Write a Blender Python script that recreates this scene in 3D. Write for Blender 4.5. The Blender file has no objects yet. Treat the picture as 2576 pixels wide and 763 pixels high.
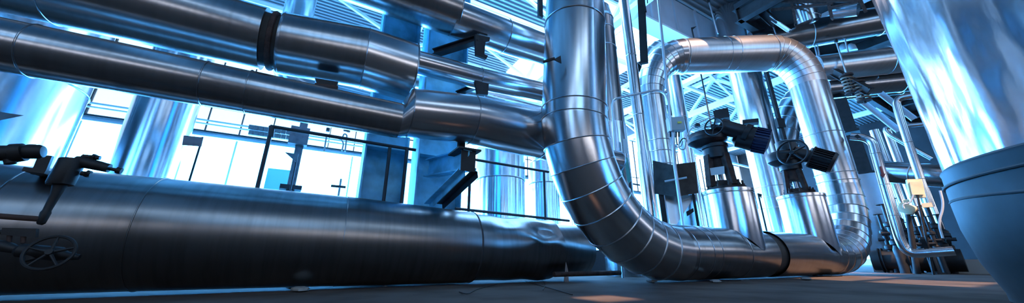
import bpy, math, random
from mathutils import Vector as V, Matrix
random.seed(4)
PI = math.pi
SC = bpy.context.scene
COL = SC.collection
# ------------------------------------------------------------------ camera model (2576 x 763)
F = 842.0; PITCH = math.atan(275 / 842); CP, SP = math.cos(PITCH), math.sin(PITCH); H = 0.29
HD = math.atan2(1562 / 842, 1 / CP)                    # heading of the pipe run
D = V((math.sin(HD), math.cos(HD), 0)); N = V((-D.y, D.x, 0)); Z = V((0, 0, 1))
def ray(px, py):
    u = (px - 1288) / F; v = (381.5 - py) / F
    return V((u, CP - v * SP, SP + v * CP))
def W(s, n, z): return D * s + N * n + Z * z           # hall coordinates
def PN(px, py, n):                                      # on the vertical plane n = const
    r = ray(px, py); p = r * (n / r.dot(N)); p.z += H; return p
def S(px, py, n): return PN(px, py, n).dot(D)
def PH(px, py, hd):                                     # at a horizontal distance
    r = ray(px, py); p = r * (hd / math.hypot(r.x, r.y)); p.z += H; return p
def PZ(px, py, z):
    r = ray(px, py); p = r * ((z - H) / r.z); p.z += H; return p
def PY(px, py, y):
    r = ray(px, py); p = r * (y / r.y); p.z += H; return p
def az(px, py): r = ray(px, py); return math.atan2(r.x, r.y)
def AZ(a, hd, z=0): return V((math.sin(a) * hd, math.cos(a) * hd, z))
def fit(t, b, n):                                       # centre height and radius of a pipe along D
    a = math.atan2(ray(*t).z, ray(*t).dot(N)); c = math.atan2(ray(*b).z, ray(*b).dot(N))
    m = (a + c) / 2; return H + n * math.tan(m), n / math.cos(m) * math.sin((a - c) / 2)
# ------------------------------------------------------------------ mesh builder
class MB:
    def __init__(self): self.v = []; self.f = []
    def add(self, vs, fs):
        b = len(self.v); self.v += [V(x) for x in vs]; self.f += [[b + i for i in f] for f in fs]; return self
    def box(self, c, hx, hy, hz, ax=V((1, 0, 0)), ay=V((0, 1, 0)), az_=Z):
        c = V(c); vs = [c + ax * (hx * i) + ay * (hy * j) + az_ * (hz * k) for i in (-1, 1) for j in (-1, 1) for k in (-1, 1)]
        return self.add(vs, [[0, 1, 3, 2], [4, 6, 7, 5], [0, 4, 5, 1], [2, 3, 7, 6], [0, 2, 6, 4], [1, 5, 7, 3]])
    def beam(self, p, q, w, h, up=Z):
        p, q = V(p), V(q); a = (q - p); L = a.length; a.normalize()
        x = a.cross(up)
        if x.length < 1e-4: x = a.cross(V((1, 0, 0)))
        x.normalize(); y = x.cross(a)
        return self.box((p + q) / 2, L / 2, w / 2, h / 2, a, x, y)
    def ibeam(self, p, q, w, h, t=.02, up=Z):
        p, q = V(p), V(q); a = (q - p).normalized(); x = a.cross(up)
        if x.length < 1e-4: x = a.cross(V((1, 0, 0)))
        x.normalize(); y = x.cross(a)
        self.beam(p, q, t, h - 2 * t, up)
        for k in (-1, 1): self.beam(p + y * (k * (h / 2 - t / 2)), q + y * (k * (h / 2 - t / 2)), w, t, up)
        return self
    def angle(self, p, q, w, t=.012, up=Z):
        p, q = V(p), V(q); a = (q - p).normalized(); x = a.cross(up).normalized(); y = x.cross(a)
        self.beam(p + x * w / 2, q + x * w / 2, t, w, up); self.beam(p + y * w / 2, q + y * w / 2, w, t, up); return self
    def prism(self, pts, th):
        n = len(pts); pts = [V(p) for p in pts]; th = V(th)
        vs = [p - th / 2 for p in pts] + [p + th / 2 for p in pts]
        fs = [list(range(n))[::-1], list(range(n, 2 * n))] + [[i, (i + 1) % n, n + (i + 1) % n, n + i] for i in range(n)]
        return self.add(vs, fs)
    def tube(self, pts, r, seg=32, cap=True, disp=None, t0=None, t1=None):
        pts = [V(p) for p in pts]; n = len(pts)
        rs = r if isinstance(r, (list, tuple)) else [r] * n
        tg = []
        for i in range(n):
            a = pts[min(i + 1, n - 1)] - pts[max(i - 1, 0)]; tg.append(a.normalized())
        if t0 is not None: tg[0] = V(t0).normalized()
        if t1 is not None: tg[-1] = V(t1).normalized()
        up = Z if abs(tg[0].z) < .9 else V((D.x, D.y, 0))
        x = tg[0].cross(up).normalized(); vs = []
        for i in range(n):
            x = (x - tg[i] * x.dot(tg[i])).normalized(); y = x.cross(tg[i])
            k = 1.0
            if 0 < i < n - 1:
                c = (pts[i] - pts[i - 1]).normalized().dot((pts[i + 1] - pts[i]).normalized())
            for j in range(seg):
                a = 2 * PI * j / seg; e = x * math.cos(a) + y * math.sin(a); rr = rs[i]
                if disp: rr += disp(i, j, a, pts[i], e)
                vs.append(pts[i] + e * rr)
        fs = [[i * seg + j, i * seg + (j + 1) % seg, (i + 1) * seg + (j + 1) % seg, (i + 1) * seg + j] for i in range(n - 1) for j in range(seg)]
        if cap: fs += [list(range(seg))[::-1], [(n - 1) * seg + j for j in range(seg)]]
        return self.add(vs, fs)
    def lathe(self, o, axis, prof, seg=32):
        axis = V(axis).normalized(); o = V(o)
        return self.tube2([o + axis * t for r, t in prof], [max(r, 1e-4) for r, t in prof], axis, seg)
    def tube2(self, pts, rs, axis, seg):
        x = axis.cross(Z if abs(axis.z) < .9 else V((1, 0, 0))).normalized(); y = x.cross(axis); vs = []
        for p, r in zip(pts, rs):
            for j in range(seg):
                a = 2 * PI * j / seg; vs.append(p + (x * math.cos(a) + y * math.sin(a)) * r)
        n = len(pts)
        fs = [[i * seg + j, i * seg + (j + 1) % seg, (i + 1) * seg + (j + 1) % seg, (i + 1) * seg + j] for i in range(n - 1) for j in range(seg)]
        fs += [list(range(seg))[::-1], [(n - 1) * seg + j for j in range(seg)]]
        return self.add(vs, fs)
    def ring(self, c, axis, R, r, seg=48, ms=8):
        axis = V(axis).normalized(); c = V(c); x = axis.cross(Z if abs(axis.z) < .9 else V((1, 0, 0))).normalized(); y = x.cross(axis)
        vs = []
        for i in range(seg):
            a = 2 * PI * i / seg; e = x * math.cos(a) + y * math.sin(a)
            for j in range(ms):
                b = 2 * PI * j / ms; vs.append(c + e * (R + r * math.cos(b)) + axis * (r * math.sin(b)))
        fs = [[i * ms + j, ((i + 1) % seg) * ms + j, ((i + 1) % seg) * ms + (j + 1) % ms, i * ms + (j + 1) % ms] for i in range(seg) for j in range(ms)]
        return self.add(vs, fs)
    def build(self, name, mat, parent=None, label=None, off=None, sharp=38):
        o_ = V(off) if off is not None else (V(parent['_loc']) if parent is not None and '_loc' in parent else V((0, 0, 0)))
        me = bpy.data.meshes.new(name)
        me.from_pydata([v - o_ for v in self.v], [], self.f)
        me.materials.append(mat); me.update()
        import bmesh
        bm = bmesh.new(); bm.from_mesh(me); bmesh.ops.recalc_face_normals(bm, faces=bm.faces); bm.to_mesh(me); bm.free()
        for p in me.polygons: p.use_smooth = True
        me.set_sharp_from_angle(angle=math.radians(sharp))
        o = bpy.data.objects.new(name, me); COL.objects.link(o)
        if parent is not None:
            o.parent = parent
            o['_loc'] = list(o_)
        else:
            o.location = o_
        if label: o['label'] = label
        return o
def thing(name, label, cat, loc, group=None):
    o = bpy.data.objects.new(name, None); COL.objects.link(o); o.empty_display_size = .2
    o.location = loc; o['_loc'] = list(loc); o['label'] = label; o['category'] = cat
    if group: o['group'] = group
    return o
def solo(name, mb, mat, label, cat, loc, group=None):
    o = mb.build(name, mat, None, label, off=loc); o['category'] = cat
    if group: o['group'] = group
    return o
def struct(name, mb, mat, loc=(0, 0, 0), parent=None):
    o = mb.build(name, mat, parent, off=loc if parent is None else None)
    if parent is None: o['kind'] = 'structure'; o['_loc'] = list(loc)
    return o
def rnd(p, r=1.0, k=8):                                  # polyline with rounded corners
    p = [V(x) for x in p]; out = [p[0]]
    for i in range(1, len(p) - 1):
        a = (p[i - 1] - p[i]); b = (p[i + 1] - p[i]); t = min(r, a.length * .49, b.length * .49)
        A = p[i] + a.normalized() * t; B = p[i] + b.normalized() * t
        # circular-looking quarter (cubic with kappa handles)
        c1 = A + (p[i] - A) * .56; c2 = B + (p[i] - B) * .56
        for q in range(k + 1):
            u = q / k; out.append(A * (1 - u) ** 3 + c1 * (3 * u * (1 - u) ** 2) + c2 * (3 * u * u * (1 - u)) + B * u ** 3)
    out.append(p[-1]); return out
def bez(A, P, B, k=8, kap=.56):
    A, P, B = V(A), V(P), V(B); c1 = A + (P - A) * kap; c2 = B + (P - B) * kap
    return [A * (1 - u) ** 3 + c1 * (3 * u * (1 - u) ** 2) + c2 * (3 * u * u * (1 - u)) + B * u ** 3 for u in [q / k for q in range(k + 1)]]
# ------------------------------------------------------------------ materials
def mat(name, col, metal=0., rough=.5, bump=0., bscale=8., mott=0., mscale=3., wave=0., wscale=1.2, spec=.5, stretch=None, emit=None, es=0, mcol=None, brush=False):
    m = bpy.data.materials.new(name); m.use_nodes = True; nt = m.node_tree; b = nt.nodes['Principled BSDF']
    b.inputs['Base Color'].default_value = (*col, 1); b.inputs['Metallic'].default_value = metal; b.inputs['Roughness'].default_value = rough
    b.inputs['Specular IOR Level'].default_value = spec
    if emit: b.inputs['Emission Color'].default_value = (*emit, 1); b.inputs['Emission Strength'].default_value = es
    tc = nt.nodes.new('ShaderNodeTexCoord'); src = tc.outputs['Object']
    if stretch:
        mp = nt.nodes.new('ShaderNodeMapping'); mp.inputs['Scale'].default_value = stretch; nt.links.new(src, mp.inputs['Vector']); src = mp.outputs['Vector']
    if brush:                                            # fine streaks around the pipe barrels
        mp = nt.nodes.new('ShaderNodeMapping'); mp.vector_type = 'TEXTURE'; mp.inputs['Rotation'].default_value = (0, 0, math.atan2(D.y, D.x)); mp.inputs['Scale'].default_value = (1 / 14, 1, 1)
        nt.links.new(src, mp.inputs['Vector']); src = mp.outputs['Vector']
    if mott:
        n = nt.nodes.new('ShaderNodeTexNoise'); n.inputs['Scale'].default_value = mscale; n.inputs['Detail'].default_value = 4; n.inputs['Roughness'].default_value = .5
        nt.links.new(src, n.inputs['Vector'])
        mx = nt.nodes.new('ShaderNodeMix'); mx.data_type = 'RGBA'
        dc = mcol or tuple(c * (1 - mott) for c in col)
        mx.inputs['A'].default_value = (*col, 1); mx.inputs['B'].default_value = (*dc, 1)
        mr = nt.nodes.new('ShaderNodeMapRange'); mr.inputs['From Min'].default_value = .42; mr.inputs['From Max'].default_value = .68
        nt.links.new(n.outputs['Fac'], mr.inputs['Value']); nt.links.new(mr.outputs['Result'], mx.inputs['Factor']); nt.links.new(mx.outputs['Result'], b.inputs['Base Color'])
        r2 = nt.nodes.new('ShaderNodeMapRange'); r2.inputs['To Min'].default_value = rough; r2.inputs['To Max'].default_value = min(1, rough + (.04 if metal > .9 else .15))
        nt.links.new(n.outputs['Fac'], r2.inputs['Value']); nt.links.new(r2.outputs['Result'], b.inputs['Roughness'])
    last = None
    for amt, sc_, dist in ((bump, bscale, .003), (wave, wscale, .05)):
        if amt:
            n = nt.nodes.new('ShaderNodeTexNoise'); n.inputs['Scale'].default_value = sc_; n.inputs['Detail'].default_value = 3
            nt.links.new(src, n.inputs['Vector'])
            bp = nt.nodes.new('ShaderNodeBump'); bp.inputs['Strength'].default_value = amt; bp.inputs['Distance'].default_value = dist
            nt.links.new(n.outputs['Fac'], bp.inputs['Height'])
            if last: nt.links.new(last, bp.inputs['Normal'])
            last = bp.outputs['Normal']
    if last: nt.links.new(last, b.inputs['Normal'])
    return m
M = {}
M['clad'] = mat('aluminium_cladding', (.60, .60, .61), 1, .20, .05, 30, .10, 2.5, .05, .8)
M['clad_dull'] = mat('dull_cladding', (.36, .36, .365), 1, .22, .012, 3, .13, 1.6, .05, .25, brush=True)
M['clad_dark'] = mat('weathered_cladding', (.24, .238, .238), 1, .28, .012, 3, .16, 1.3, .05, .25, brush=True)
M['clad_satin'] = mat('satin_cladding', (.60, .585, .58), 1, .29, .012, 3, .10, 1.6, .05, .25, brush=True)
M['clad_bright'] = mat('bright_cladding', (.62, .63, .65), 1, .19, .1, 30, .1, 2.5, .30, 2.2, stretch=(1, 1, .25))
M['tank'] = mat('tank_sheet', (.50, .52, .55), 1, .16, .1, 20, .12, 1.2, .35, .9, stretch=(1, 1, .35))
M['vessel'] = mat('vessel_sheet', (.66, .68, .71), 1, .15, .3, 14, .45, 1.6, .8, 1.6, stretch=(1, 1, .35))
M['vessel_head'] = mat('vessel_head_paint', (.05, .06, .07), .3, .5, .15, 20, .25, 3)
M['seam'] = mat('seam_bead_metal', (.55, .57, .6), 1, .3)
M['seam_dark'] = mat('dark_seam', (.05, .05, .055), .5, .6)
M['gap'] = mat('dark_sleeve', (.06, .055, .05), .3, .7, .3, 30, .3, 6)
M['iron'] = mat('black_iron', (.012, .012, .013), .2, .5, .3, 30, .4, 8)
M['castiron'] = mat('dark_cast_iron', (.014, .015, .018), .2, .36, .3, 40, .4, 8)
M['motorblue'] = mat('dark_blue_motor_paint', (.02, .035, .09), .2, .4)
M['rust'] = mat('rusty_steel', (.07, .038, .03), .2, .75, .4, 40, .5, 12)
M['spring'] = mat('rusty_spring', (.26, .18, .13), .3, .6, .2, 20, .3, 8)
M['rail'] = mat('dark_rail_paint', (.03, .033, .038), .2, .5)
M['bluesteel'] = mat('blue_painted_steel', (.22, .74, .98), .0, .42, .2, 20, .5, 2.2, mcol=(.10, .30, .40))
M['darksteel'] = mat('dark_structural_steel', (.028, .028, .03), .2, .6, .2, 20, .4, 5)
M['whitesteel'] = mat('white_painted_steel', (.85, .87, .88), 0, .5)
M['deck'] = mat('roof_deck', (.17, .18, .19), .0, .5)
M['girder'] = mat('girder_paint', (.55, .6, .65), 0, .6, .1, 10, .25, .7)
M['floor'] = mat('dusty_concrete', (.12, .09, .075), 0, .9, .5, 18, .45, 1.6, spec=.15)
M['wall'] = mat('wall_sheet', (.55, .58, .6), 0, .7, 0, 8, .2, 1)
M['wall_dark'] = mat('dark_wall', (.03, .03, .034), 0, .8, 0, 8, .3, 1)
M['plate'] = mat('brown_plate', (.06, .052, .045), .3, .5, .2, 20, .4, 6)
M['sign'] = mat('dull_sign_plate', (.16, .15, .15), .2, .5, 0, 8, .3, 8)
M['tag'] = mat('pale_tag', (.6, .6, .58), 0, .6)
M['boxgrey'] = mat('grey_enclosure', (.40, .42, .40), 0, .5)
M['cream'] = mat('cream_paint', (.88, .70, .44), 0, .45, 0, 8, .15, 6)
M['green'] = mat('green_label', (.05, .32, .28), 0, .5)
M['arrow'] = mat('dark_red_mark', (.1, .02, .02), 0, .5)
M['cable'] = mat('grey_cable', (.55, .58, .6), 0, .45)
M['galv'] = mat('galvanised_tube', (.55, .57, .6), 1, .35)
M['yellow'] = mat('yellow_label', (.8, .7, .1), 0, .5)
M['teal'] = mat('teal_sheet', (.3, .8, .85), 0, .5)
M['stone'] = mat('rubble', (.3, .29, .27), 0, .9)
WINC = (.07, .40, 1.0)
M['pane'] = mat('daylit_pane', (.5, .6, .7), 0, .3, emit=WINC, es=40.0)
M['fill_side'] = mat('side_fill_glow', (.5, .6, .7), 0, .3, emit=(.06, .38, 1.0), es=1.2)
M['wall_glow'] = mat('glowing_wall_panel', (.5, .6, .7), 0, .4, emit=(.46, .74, 1.0), es=1.7)  # glow stands in for light falling on pale wall panels
M['fill_roof'] = mat('roof_fill_glow', (.5, .5, .5), 0, .4, emit=(.50, .72, 1.0), es=5.0)
M['pane_bright'] = mat('bright_frosted_pane', (.5, .6, .7), 0, .4, emit=(.34, .64, 1.0), es=10.0)
M['pane_warm'] = mat('dim_daylit_pane', (.5, .5, .5), 0, .4, emit=(.95, .88, .85), es=3.0)
M['fill_high'] = mat('high_fill_glow', (.5, .5, .5), 0, .4, emit=(.30, .60, 1.0), es=2.6)

# ================================================================== SETTING
S0, S1, N0, N1, ZC = -24., 34., -9., 16., 9.9
struct('floor', MB().box(W((S0 + S1) / 2, (N0 + N1) / 2, -.1), (S1 - S0) / 2 + .5, (N1 - N0) / 2 + .5, .1, D, N), M['floor'])
# far side wall: glazed low band, sheet belt, upper band of pale panels glowing as if lit
ZB = 4.75
wl = MB()
wl.box(W(5, N1 + .25, .15), 29, .12, .15, D, N)
wl.box(W(5, N1 + .25, ZB + .13), 29, .12, .07, D, N)
wl.box(W(5, N1 + .25, 9.4), 29, .12, .6, D, N)
wall_far = struct('wall_back', wl, M['wall'])
k = 1
for i in range(14):
    a = S0 + i * (58 / 14); b = a + 58 / 14
    w = MB(); c = (a + b) / 2; hw = (b - a) / 2
    fr = MB()
    for q in (-1, 1): fr.box(W(c + q * (hw - .015), N1 + .1, (ZB + .3) / 2), .015, .05, (ZB - .3) / 2, D, N)
    fr.box(W(c, N1 + .1, 1.9), hw, .03, .015, D, N)
    o = struct('window_%d' % k, fr, M['whitesteel']); k += 1
    MB().box(W(c, N1 + .2, (ZB + .36) / 2), hw - .01, .02, (ZB - .24) / 2, D, N).build('pane', M['pane'], o)
    fr = MB()
    for q in range(4): fr.box(W(a + q * hw / 2, N1 + .1, 6.9), .014, .05, 1.9, D, N)
    fr.box(W(c, N1 + .1, 6.0), hw, .03, .02, D, N); fr.box(W(c, N1 + .1, ZB + .22), hw, .08, .035, D, N)
    o = struct('window_%d' % k, fr, M['darksteel']); k += 1
    MB().box(W(c, N1 + .2, 6.88), hw - .02, .02, 1.92, D, N).build('pane', M['wall_glow' if c < 3 else 'pane_bright'], o)
# end walls and the wall behind the viewpoint
struct('wall_left', MB().box(W(S0 - .2, 3.5, 5), .15, 12.6, 5, D, N), M['wall_dark'])
struct('wall_right', MB().box(W(S1 + .2, 3.5, 5), .15, 12.6, 5, D, N), M['wall_dark'])
struct('wall_front', MB().box(W(5, N0 - .2, 5), 29.3, .15, 5, D, N), M['wall_dark'])
for (a, b, z0, z1, m_) in ((-15, -5, 2.8, 4.0, 'pane_warm'), (-2, 5, 2.8, 4.0, 'pane_warm'), (8, 14, 2.8, 4.0, 'pane_warm'), (17, 25, 2.8, 4.0, 'pane_warm'),
                           (-16, -9, 6.2, 8.8, 'fill_high'), (-4, 1, 6.2, 8.8, 'fill_high'), (7, 12, 6.2, 8.8, 'fill_high'), (18, 24, 6.2, 8.8, 'fill_high')):  # high row is unseen fill, added for blue reflections on tanks and vessel
    o = struct('window_%d' % k, MB().box(W((a + b) / 2, N0, z0 - .05), (b - a) / 2, .06, .05, D, N).box(W((a + b) / 2, N0, z1 + .05), (b - a) / 2, .06, .05, D, N), M['darksteel']); k += 1
    MB().box(W((a + b) / 2, N0 - .02, (z0 + z1) / 2), (b - a) / 2, .02, (z1 - z0) / 2, D, N).build('pane', M[m_], o)
for (n_, w_) in ((12.9, 2.5), (8.6, 1.3), (5.2, .8)):
    o = struct('window_%d' % k, MB().box(W(S1, n_, .2), .05, w_, .2, D, N).box(W(S1, n_, 4.6), .05, w_, .1, D, N), M['whitesteel']); k += 1
    MB().box(W(S1 + .02, n_, 2.45), .02, w_, 2.05, D, N).build('pane', M['pane'], o)
o = struct('window_%d' % k, MB().box(W(S0, 9, .2), .05, 6.4, .2, D, N), M['whitesteel']); k += 1  # unseen glowing sheet, added to tint the left tanks azure
MB().box(W(S0 + .02, 9, 3.5), .02, 6.4, 3.1, D, N).build('pane', M['fill_side'], o)
# corrugated roof deck with unseen openings added where the sun must reach chosen spots
TS = 2.5
HOLES = []
SUN = V((.10, -.62, .78)).normalized()                     # towards the sun
for tgt in (V((6.0, 7.9, 6.2)), V((8.15, 7.7, 5.2)), V((5.75, 5.0, 0)), V((5.9, 6.2, 0)), V((.72, 3.0, 0)), V((9.15, 7.6, 1.6))):
    t = (ZC - tgt.z) / SUN.z; HOLES.append(tgt + SUN * t)
hole_mb = [(h.dot(D), h.dot(N)) for h in HOLES]
deck = MB(); pitch = .2; nn = int((N1 - N0 + .6) / pitch)
for i in range(nn):
    n0 = N0 - .3 + i * pitch
    cuts = [(S0 - .3, S1 + .3)]
    for hi, (hs, hn) in enumerate(hole_mb):
        hw = (1.3, .9, .9, 1.4, .2, .7)[hi]; hl = (1.6, 1.0, .5, .4, .2, .7)[hi]
        if abs(n0 + pitch / 2 - hn) < hl:
            nc = []
            for a, b in cuts:
                if hs + hw <= a or hs - hw >= b: nc.append((a, b)); continue
                if hs - hw > a: nc.append((a, hs - hw))
                if hs + hw < b: nc.append((hs + hw, b))
            cuts = nc
    for a, b in cuts:
        prof = [(0, 0), (.07, 0), (.09, .06), (.18, .06), (.2, 0)]
        vs = [W(s_, n0 + q[0], ZC + q[1]) for s_ in (a, b) for q in prof]
        deck.add(vs, [[j, j + 1, j + 6, j + 5] for j in range(4)])
struct('ceiling', deck, M['deck'])
for i in range(7):  # unseen roof panes, added to light the fronts of the blue columns
    c_ = -20 + i * 8
    o = struct('window_%d' % k, MB().box(W(c_, -8.7, ZC - .06), 3.5, .06, .06, D, N).box(W(c_, -6.7, ZC - .06), 3.5, .06, .06, D, N), M['darksteel']); k += 1
    MB().box(W(c_, -7.7, ZC - .06), 3.5, .95, .02, D, N).build('pane', M['fill_roof'], o)
for c_, n_, hw_, hn_ in ((8.8, 10.5, 1.35, 3.2), (11.55, 10.5, 1.3, 3.2), (4.9, 7.2, 1.9, 1.35)):  # last one lies out of view, added to whiten the wide riser
    o = struct('window_%d' % k, MB().box(W(c_, n_ - hn_ - .05, ZC - .06), hw_, .05, .06, D, N).box(W(c_, n_ + hn_ + .05, ZC - .06), hw_, .05, .06, D, N), M['whitesteel']); k += 1
    MB().box(W(c_, n_, ZC - .06), hw_, hn_, .02, D, N).build('pane', M['pane_bright'], o)
struct('trim_1', MB().box(W(-4, 8.1, .3), 17, .12, .3, D, N), M['wall_dark'])  # dark kerb added to mask the bright panes beside the torn pipe end
# roof trusses
def truss(s, lab):
    t = thing('roof_truss', lab, 'truss', W(s, 3.5, 8.2), 'white roof trusses')
    MB().beam(W(s, N0, 9.75), W(s, N1, 9.75), .25, .18).build('top_chord', M['whitesteel'], t)
    MB().beam(W(s, N0, 8.25), W(s, N1, 8.25), .3, .2).build('bottom_chord', M['whitesteel'], t)
    q = N0; up = True
    while q < N1 - 1:
        MB().beam(W(s, q, 8.3 if up else 9.7), W(s, q + 1.6, 9.7 if up else 8.3), .14, .14).build('web_member', M['whitesteel'], t); q += 1.6; up = not up
for s_, lab in ((-4, 'white lattice roof truss far left, above the paired upper pipes'), (2, 'white lattice roof truss seen above the clad pipes left of the tall pipe'),
                (8, 'white lattice roof truss seen just behind the tall clad pipe'), (14, 'white lattice roof truss nearest in the opening under the pipe arch'),
                (17.5, 'white lattice roof truss second nearest in the opening under the pipe arch'), (21, 'white lattice roof truss third nearest in the opening under the pipe arch'), (26, 'white lattice roof truss farthest in the opening under the pipe arch')): truss(s_, lab)
for n_, lab in ((8.5, 'white tie beam along the roof nearest the overhead pipes'), (12, 'white tie beam along the roof midway to the glazed wall'), (15, 'white tie beam along the roof next to the glazed wall')):
    t = thing('roof_tie', lab, 'beam', W(5, n_, 8.4), 'ties between the roof trusses')
    MB().beam(W(S0, n_, 8.42), W(S1, n_, 8.42), .16, .14).build('tie_bar', M['whitesteel'], t)
    for i in range(9):
        a = -4 + i * 3
        MB().beam(W(a, n_, 8.45 if i % 2 == 0 else 9.8), W(a + 3, n_, 9.8 if i % 2 == 0 else 8.45), .11, .11).build('brace', M['whitesteel'], t)
# crane girder
nG = 6.1; g0 = PN(1700, 78, nG - .25).z; ga, gb = 8.3, 13.7
t = thing('crane_girder', 'pale grey deep girder high up behind the pipe arch', 'girder', W(11, nG, g0))
MB().box(W((ga + gb) / 2, nG, (g0 + 9.7) / 2), (gb - ga) / 2, .2, (9.7 - g0) / 2, D, N).build('web_plate', M['girder'], t)
MB().box(W((ga + gb) / 2, nG, g0 - .04), (gb - ga) / 2, .3, .04, D, N).build('bottom_flange', M['whitesteel'], t)
for i in range(4): MB().box(W(ga + .6 + i * 1.35, nG - .22, (g0 + 9.7) / 2), .05, .05, (9.7 - g0) / 2 - .02, D, N).build('stiffener', M['girder'], t)

# ================================================================== PIPES ALONG D
def straight(t, sects, n, mname, beads=True, seg=64, name='jacket_section'):
    for (s0, z0, r0, s1, z1, r1, *m) in sects:
        mm = m[0] if m else mname
        K = max(2, int((s1 - s0) / .4) + 1)
        pts = [W(s0 + (s1 - s0) * i / K, n, z0 + (z1 - z0) * i / K) for i in range(K + 1)]
        MB().tube2(pts, [r0 + (r1 - r0) * i / K for i in range(K + 1)], D, seg).build(name, M[mm], t)
def bead(t, s, n, z, r, w=.006, m='clad_dull', name='seam_bead'):
    MB().ring(W(s, n, z), D, r, w, 64, 8).build(name, M[m], t)
# --- big floor pipe
nL = 4.4
L = lambda x, y0, y1: fit((x, y0), (x, y1), nL)
zl, rl = L(309, 439, 734.5); z2, r2 = L(857, 494, 720); z3, r3 = L(1145, 533, 710); z4, r4 = L(1400, 556, 704)
sl = S(309, 590, nL); s2 = S(857, 600, nL); s3 = S(1178, 620, nL); s4 = S(1424, 650, 3.97); s5 = S(1505, 650, 3.99)
fl = lambda z, r: max(z, r + .02)
zl, z2, z3, z4 = fl(zl, rl), fl(z2, r2), fl(z3, r3), fl(z4, r4)
sj = S(385, 590, nL); sj0 = S(60, 590, nL)
t = thing('floor_pipe', 'fat dull clad pipe lying along the floor at left with a torn end', 'pipe', W(0, nL, 0))
zi = lambda s: zl + (z2 - zl) * (s - sl) / (s2 - sl); ri = lambda s: rl + (r2 - rl) * (s - sl) / (s2 - sl)
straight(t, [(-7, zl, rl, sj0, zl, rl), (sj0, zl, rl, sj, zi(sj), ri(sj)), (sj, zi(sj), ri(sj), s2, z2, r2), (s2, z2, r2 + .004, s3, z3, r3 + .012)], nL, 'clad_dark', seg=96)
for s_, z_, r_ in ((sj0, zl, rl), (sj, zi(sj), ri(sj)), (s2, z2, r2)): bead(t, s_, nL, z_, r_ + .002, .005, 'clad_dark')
MB().ring(W(s3 + .01, nL, z3), D, r3 - .0, .018, 64).build('collar_lip', M['seam_dark'], t)
# torn, dented last jacket
K = 40
def dentL(i, j, a, p, e):
    u = i / K; nf = -e.dot(N); up = e.z
    d = 0
    d -= .10 * math.exp(-((u - .80) / .16) ** 2) * math.exp(-((up - .55) / .25) ** 2) * max(0, nf)
    d += .035 * math.exp(-((u - .62) / .1) ** 2) * math.exp(-((up - .25) / .22) ** 2) * max(0, nf)
    d -= .05 * math.exp(-((u - .35) / .14) ** 2) * math.exp(-((up - .8) / .2) ** 2)
    d -= .06 * max(0, u - .75) * 4 * max(0, -up - .1) * max(0, nf)
    d += .012 * math.sin(u * 15 + a * 3) * u
    return d
def endcut(s): return s
pts = [W(s3 + (s4 - s3) * i / K, nL, z3 + (z4 - z3) * i / K) for i in range(K + 1)]
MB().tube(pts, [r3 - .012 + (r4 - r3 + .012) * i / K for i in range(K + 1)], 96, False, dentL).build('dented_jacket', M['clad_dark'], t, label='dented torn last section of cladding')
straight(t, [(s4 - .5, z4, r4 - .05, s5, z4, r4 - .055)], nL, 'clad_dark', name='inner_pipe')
pe = PN(1421, 690, nL - r4 * .9)
MB().prism([pe + V((-.02, 0, -.10)), pe + V((.05, 0, -.12)), pe + V((.045, 0, .06)), pe + V((.02, 0, .17))], N * .006).build('torn_flap', M['clad_bright'], t, label='bright bent metal flap')
# --- upper pipe A
nA = 4.4
za, ra = fit((608, 0), (300, 97), nA); za1, ra1 = fit((920, 65.5), (909, 223), nA); za2, ra2 = fit((1061, 113), (1014, 254), nA)
zd0, rd0 = fit((1150, 152), (1150, 212), nA); zd1, rd1 = fit((1365, 197), (1362, 246), nA)
sa = S(668, 94, nA); sb = S(690, 97, nA); sc_ = S(712, 100, nA); sd = S(917, 145, nA); se = S(1036, 183, nA); sf = S(1205, 200, nA); sg = S(1480, 240, nA)
t = thing('overhead_pipe', 'upper dull clad overhead pipe that swells past a dark joint then necks down', 'pipe', W(0, nA, za))
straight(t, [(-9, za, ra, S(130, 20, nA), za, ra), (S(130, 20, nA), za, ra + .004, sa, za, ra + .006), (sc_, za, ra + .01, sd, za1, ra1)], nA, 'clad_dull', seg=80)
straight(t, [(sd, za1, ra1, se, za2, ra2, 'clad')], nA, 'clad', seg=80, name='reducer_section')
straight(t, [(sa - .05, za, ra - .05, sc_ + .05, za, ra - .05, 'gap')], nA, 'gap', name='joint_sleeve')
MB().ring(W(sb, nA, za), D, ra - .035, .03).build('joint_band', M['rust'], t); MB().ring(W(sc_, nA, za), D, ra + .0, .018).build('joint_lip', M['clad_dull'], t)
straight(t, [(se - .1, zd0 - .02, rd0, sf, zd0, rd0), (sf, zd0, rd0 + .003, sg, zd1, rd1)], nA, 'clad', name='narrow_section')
bead(t, S(130, 20, nA), nA, za, ra + .004); bead(t, sd, nA, za1, ra1 + .002); bead(t, se - .005, nA, za2, ra2, .012); bead(t, sf, nA, zd0, rd0 + .002)
# --- lower overhead pipe B / E
nB = 3.9
zb, rb = fit((0, 42), (0, 181), nB); ze0, re0 = fit((1032, 220), (1020, 346), nB); ze1, re1 = fit((1190, 238), (1174, 362), nB); ze2, re2 = fit((1365, 272), (1367, 403), nB)
b0 = S(95, 120, nB); b1 = S(628, 228, nB); b2 = S(1004, 303, nB); b3 = S(1028, 290, nB); b4 = S(1184, 300, nB); b5 = S(1392, 345, nB)
t = thing('overhead_pipe', 'lower dull clad overhead pipe that steps up into a fat bright section', 'pipe', W(0, nB, zb))
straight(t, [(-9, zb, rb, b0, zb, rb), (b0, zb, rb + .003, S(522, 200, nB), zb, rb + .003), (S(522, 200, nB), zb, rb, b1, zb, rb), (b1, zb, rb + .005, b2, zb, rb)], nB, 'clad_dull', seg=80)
straight(t, [(b2, zb, rb, b3, ze0, re0, 'clad'), ], nB, 'clad', name='reducer_section', seg=80)
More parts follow.
